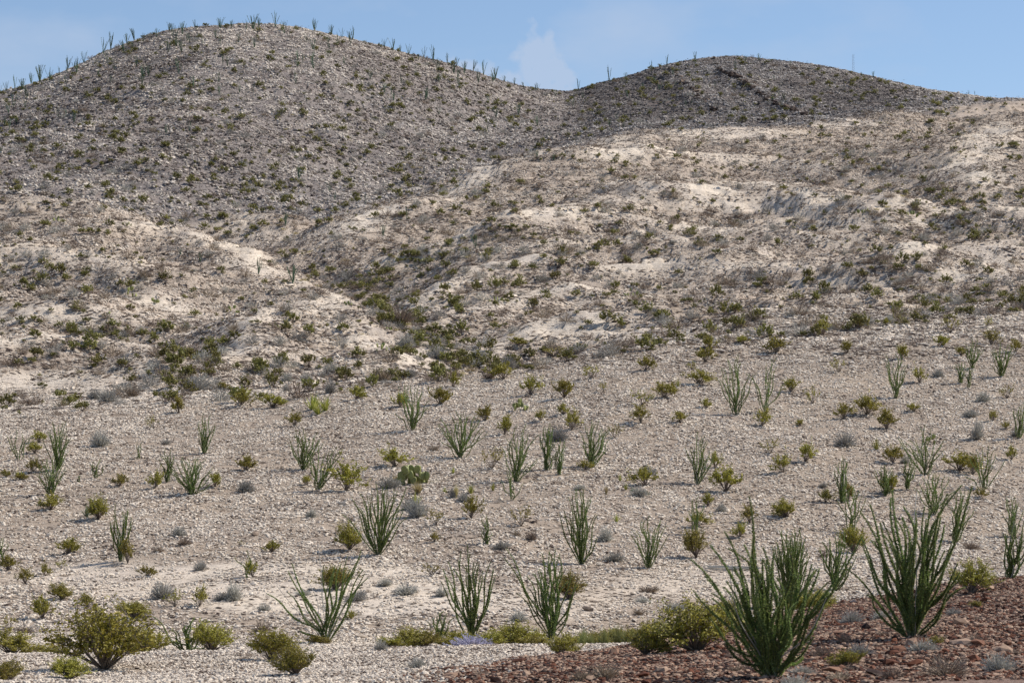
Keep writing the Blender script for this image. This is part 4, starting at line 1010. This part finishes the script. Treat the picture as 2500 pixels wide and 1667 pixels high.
# odd stones, dead wood, mast --------------------------------------------------------------
for x, y, s, lab in [(1485,1503,.14,'lone dark brown boulder on open gravel near the bottom centre'),(52,1190,.15,'dark boulder at far left below the overlapping ocotillos'),(2084,1472,.16,'round grey boulder on the edge of the red rubble'),
   (2013,1290,.16,'flat pale boulder lying left of the arching ocotillo'),(1115,1210,.16,'purple-grey boulder beside the brown grass tuft'),(508,1262,.10,'small dark red stone on the left slope')]:
    loc = at(x, y)
    o = link('boulder', mesh_from('boulder', *STONES[random.randrange(16)], M['redstone_obj'], None, False), None, loc + Vector((0, 0, s * .3))); o.data.attributes.new('shade', 'FLOAT', 'POINT').data.foreach_set('value', [.5] * len(o.data.vertices))
    o.scale = (s * 1.3, s, s * .85); o['tone'] = .9 if 'dark' in lab else .3; o['greyness'] = 0.6 if 'grey' in lab or 'pale' in lab else .1; tag(o, lab, 'boulder')
loc = at(1800, 1392); dw = MB()
for k in range(9):
    t = np.linspace(0, 1, 6)[:, None]; P = np.array([1.05, 0, .12]) * (1 - t) + np.array([-1.1 - random.random() * .5, random.uniform(-.6, .6), random.uniform(.02, .2)]) * t + RNG.normal(0, .03, (6, 3)); dw.tube(P, .026, 5, RNG.uniform(0, 1, 30))
o = link('dead_ocotillo', dw.mesh('dead_ocotillo', M['deadwood']), None, loc); tag(o, 'fallen dead ocotillo with bleached stems lying on the white gravel', 'dead plant')
mk = MB(); base_d = 830.0; mx_ = base_d * (2083 - 1250) / F; mz = ground_z(mx_, base_d); mh = base_d * (YH - 134) / F - mz
for dx, dy in ((-.25, -.15), (.25, -.15), (0, .29)): mk.tube([(dx, dy, 0), (dx, dy, mh * .5), (dx, dy, mh)], .022, 4)
mast = empty('radio_mast', (mx_, base_d, mz)); tag(mast, 'thin radio mast standing on the skyline of the right hill', 'mast')
link('mast_legs', mk.mesh('mast_legs', M['steel']), mast)
br = MB(); zz = np.arange(0, mh, .5)
for q, z0 in enumerate(zz): br.tube([(-.25, -.15, z0), (.25, -.15, min(mh, z0 + .5))], .008, 3); br.tube([(.25, -.15, z0), (0, .29, min(mh, z0 + .5))], .008, 3); br.tube([(0, .29, z0), (-.25, -.15, min(mh, z0 + .5))], .008, 3)
link('lattice', br.mesh('lattice', M['steel']), mast)
# dark rock band running down the right hill, block by block
rp_ = [(1735,140),(1765,175),(1800,190),(1835,215),(1870,240),(1905,258),(1935,270),(1965,283)]
for a, b in zip(rp_[:-1], rp_[1:]):
    for k in range(10):
        t = random.random(); l = at(a[0] + (b[0] - a[0]) * t + random.uniform(-4, 4), a[1] + (b[1] - a[1]) * t + random.uniform(-3, 3))
        if l: put_stone(l.x, l.y, random.uniform(.5, 1.3), 'stone_obj', random.choice([1.2, 1.1, .95]))
for k in range(40):
    t = random.random(); l = at(1630 + 125 * t + random.uniform(-4, 4), 168 + 112 * t + random.uniform(-4, 4))
    if l: put_stone(l.x, l.y, random.uniform(.4, 1.1), 'stone_obj', random.choice([1.2, 1.1, .8]))

# ------------------------------------------------------------------ scattered shrubs on the hills
def zone(px, py):
    sk = float(np.interp(px, SK_X, SK_Y))
    mline = float(np.interp(px, K, nodes[15][1]))
    if py < mline: return 'grey face of the big rounded hill' if px < 1400 else 'dark back hill on the right'
    side = 'left' if px < 830 else 'right' if px > 1670 else 'central'
    return ('pale %s hillside' % side) if py < 720 else ('pale %s spurs above the near slope' % side)
def gul(px, py):
    d = ray_d(px, py)
    if not d: return None
    x = d * (px - 1250) / F
    A = np.array([x]); B = np.array([d])
    return d, float(bil(GUL, A, B)[0]), float(bil(bare, A, B)[0]), float(bil(grey, A, B)[0]), float(fbm(A / 18, B / 18, 2, 7)[0])
cand = []
while len(cand) < 4500:
    px = random.uniform(-20, 2520); top = float(np.interp(px, SK_X, SK_Y)) + 3; bot = float(np.interp(px, K, nodes[10][1])) + 20
    py = random.uniform(top, bot); g = gul(px, py)
    if g is None: continue
    d, gu, ba, gr, nn = g
    p = .75 * (.1 + 1.4 * nn) * (1 - .65 * ba) * (1.7 if gr > .5 else 1)
    if gu < .4: p = 1.0
    if random.random() < p:
        cand.append((px, py, d, gu, gr))
for k in range(110):
    px = random.uniform(0, 2500); py = float(np.interp(px, SK_X, SK_Y)) + random.uniform(2, 14); g = gul(px, py)
    if g: cand.append((px, py, g[0], 9, 1))
# thick growth in the gullies
for pts, cnt in ((GULLIES[0][0][:7], 170), (GULLIES[1][0][:5], 55), (GULLIES[3][0], 60), (GULLIES[2][0], 22), (GULLIES[4][0], 50)):
    P = path_world(pts)
    for k in range(cnt):
        q = P[random.randrange(len(P))]; x = q[0] + random.gauss(0, .9 + .004 * q[1]); y = q[1] + random.gauss(0, 1.6); px = 1250 + F * x / y
        if y < 216: continue
        z = ground_z(x, y); cand.append((px, YH - F * z / y, y, 0, 0))
kinds = {'creo': [], 'sage': [], 'dry': []}
for c in cand:
    px, py, d, gu, gr = c
    r = random.random()
    if gu < .4: k = 'creo' if r < .62 else 'sage' if r < .88 else 'dry'
    elif gr > .5: k = 'creo' if r < .60 else 'sage' if r < .82 else 'dry'
    else: k = 'creo' if r < .42 else 'sage' if r < .66 else 'dry'
    size = (.6 + 1.6 * random.random() ** 1.6) * (1.2 if gr > .5 else 1) * (.95 if gu < .4 else 1)
    kinds[k].append((size / d, px, py, d, size))
def far_merge(name, items, pool, label, cat):
    Vs, Fs, Ss, n = [], [], [], 0; mi = []
    src = []
    for me in pool:
        v = np.empty(len(me.vertices) * 3, np.float32); me.vertices.foreach_get('co', v); l = np.empty(len(me.loops), np.int32); me.loops.foreach_get('vertex_index', l)
        s = np.empty(len(me.vertices), np.float32); me.attributes['shade'].data.foreach_get('value', s); m_ = np.empty(len(me.polygons), np.int32); me.polygons.foreach_get('material_index', m_)
        src.append((v.reshape(-1, 3), l.reshape(-1, 4), s, m_))
    for (_, px, py, d, size) in items:
        v, f, s, m_ = random.choice(src); a = random.uniform(0, 6.28); c_, s_ = math.cos(a), math.sin(a); x = d * (px - 1250) / F; z = ground_z(x, d)
        W = v * np.array([size * .62, size * .62, size * .5]); W = np.stack([W[:, 0] * c_ - W[:, 1] * s_ + x, W[:, 0] * s_ + W[:, 1] * c_ + d, W[:, 2] + z - .03], 1)
        Vs.append(W); Fs.append(f + n); Ss.append(np.clip(s + random.uniform(-.25, .25), 0, 1)); mi.append(m_); n += len(v)
    me = mesh_from(name, np.concatenate(Vs), np.concatenate(Fs), pool[0].materials[0], np.concatenate(Ss))
    for q in range(1, len(pool[0].materials)): me.materials.append(pool[0].materials[q])
    me.polygons.foreach_set('material_index', np.concatenate(mi)); o = link(name, me); tag(o, label, None, None, 'stuff'); return o
spec = {'creo': ('creosote_bush', CR_FAR, 'small olive creosote bush', 'bush', 165), 'sage': ('grey_shrub', SG_FAR, 'small silver-grey shrub', 'bush', 235), 'dry': ('dry_shrub', DR_FAR, 'small brown dry shrub', 'bush', 270)}
for k, lst in kinds.items():
    lst.sort(reverse=True); nm, pool, lab, cat, lim = spec[k]
    for (_, px, py, d, size) in lst[:lim]:
        x = d * (px - 1250) / F; o = link(nm, random.choice(pool), None, (x, d, ground_z(x, d) - .03)); o.scale = (size * .62, size * .62, size * random.uniform(.5, .7)); o.rotation_euler.z = random.uniform(0, 6.28)
        zn = zone(px, py); tag(o, lab + ' on the ' + zn, cat, {'creo': 'small olive creosote bushes', 'sage': 'small silver-grey shrubs', 'dry': 'small brown dry shrubs'}[k] + ' on the ' + zn)
    far_merge(nm + '_cover', lst[lim:], pool, {'creo': 'sea of small olive bushes dotting the far hills', 'sage': 'small grey shrubs dotting the far hills', 'dry': 'small brown dry shrubs dotting the far hills'}[k], cat)
GV = [twiggy(700 + k, 110, M['grass'], 'grass_tuft', .8) for k in range(3)]
gl = []
for pts, cnt in ((GULLIES[0][0], 60), (GULLIES[4][0], 20), (GULLIES[5][0], 30), (GULLIES[7][0], 25)):
    P = path_world(pts)
    for q_ in range(cnt):
        q = P[random.randrange(len(P))]; x = q[0] + random.gauss(0, 5); y = q[1] + random.gauss(0, 8)
        if y > 225: gl.append((x, y))
for x, y in gl:
    o = link('grass_tuft', random.choice(GV), None, (x, y, ground_z(x, y) - .03)); q = random.uniform(.3, .7); o.scale = (q * 1.3, q * 1.3, q * .7); o.rotation_euler.z = random.uniform(0, 6.28)
    zn = zone(1250 + F * x / y, YH - F * ground_z(x, y) / y); tag(o, 'golden grass tuft in the gully of the ' + zn, 'grass', 'golden grass tufts on the ' + zn)
# low dry weeds on the near slope: ground cover
items = []
for k in range(950):
    px = random.uniform(0, 2500); py = random.uniform(860, 1650); d = ray_d(px, py)
    if d and d < 235:
        s = random.uniform(.12, .38); items.append((0, px, py, d, s))
far_merge('weeds', items, DR_FAR + SG_FAR[:2] + GV[:1], 'low dry weeds scattered over the near gravel', None)
print('objects', len(bpy.data.objects))
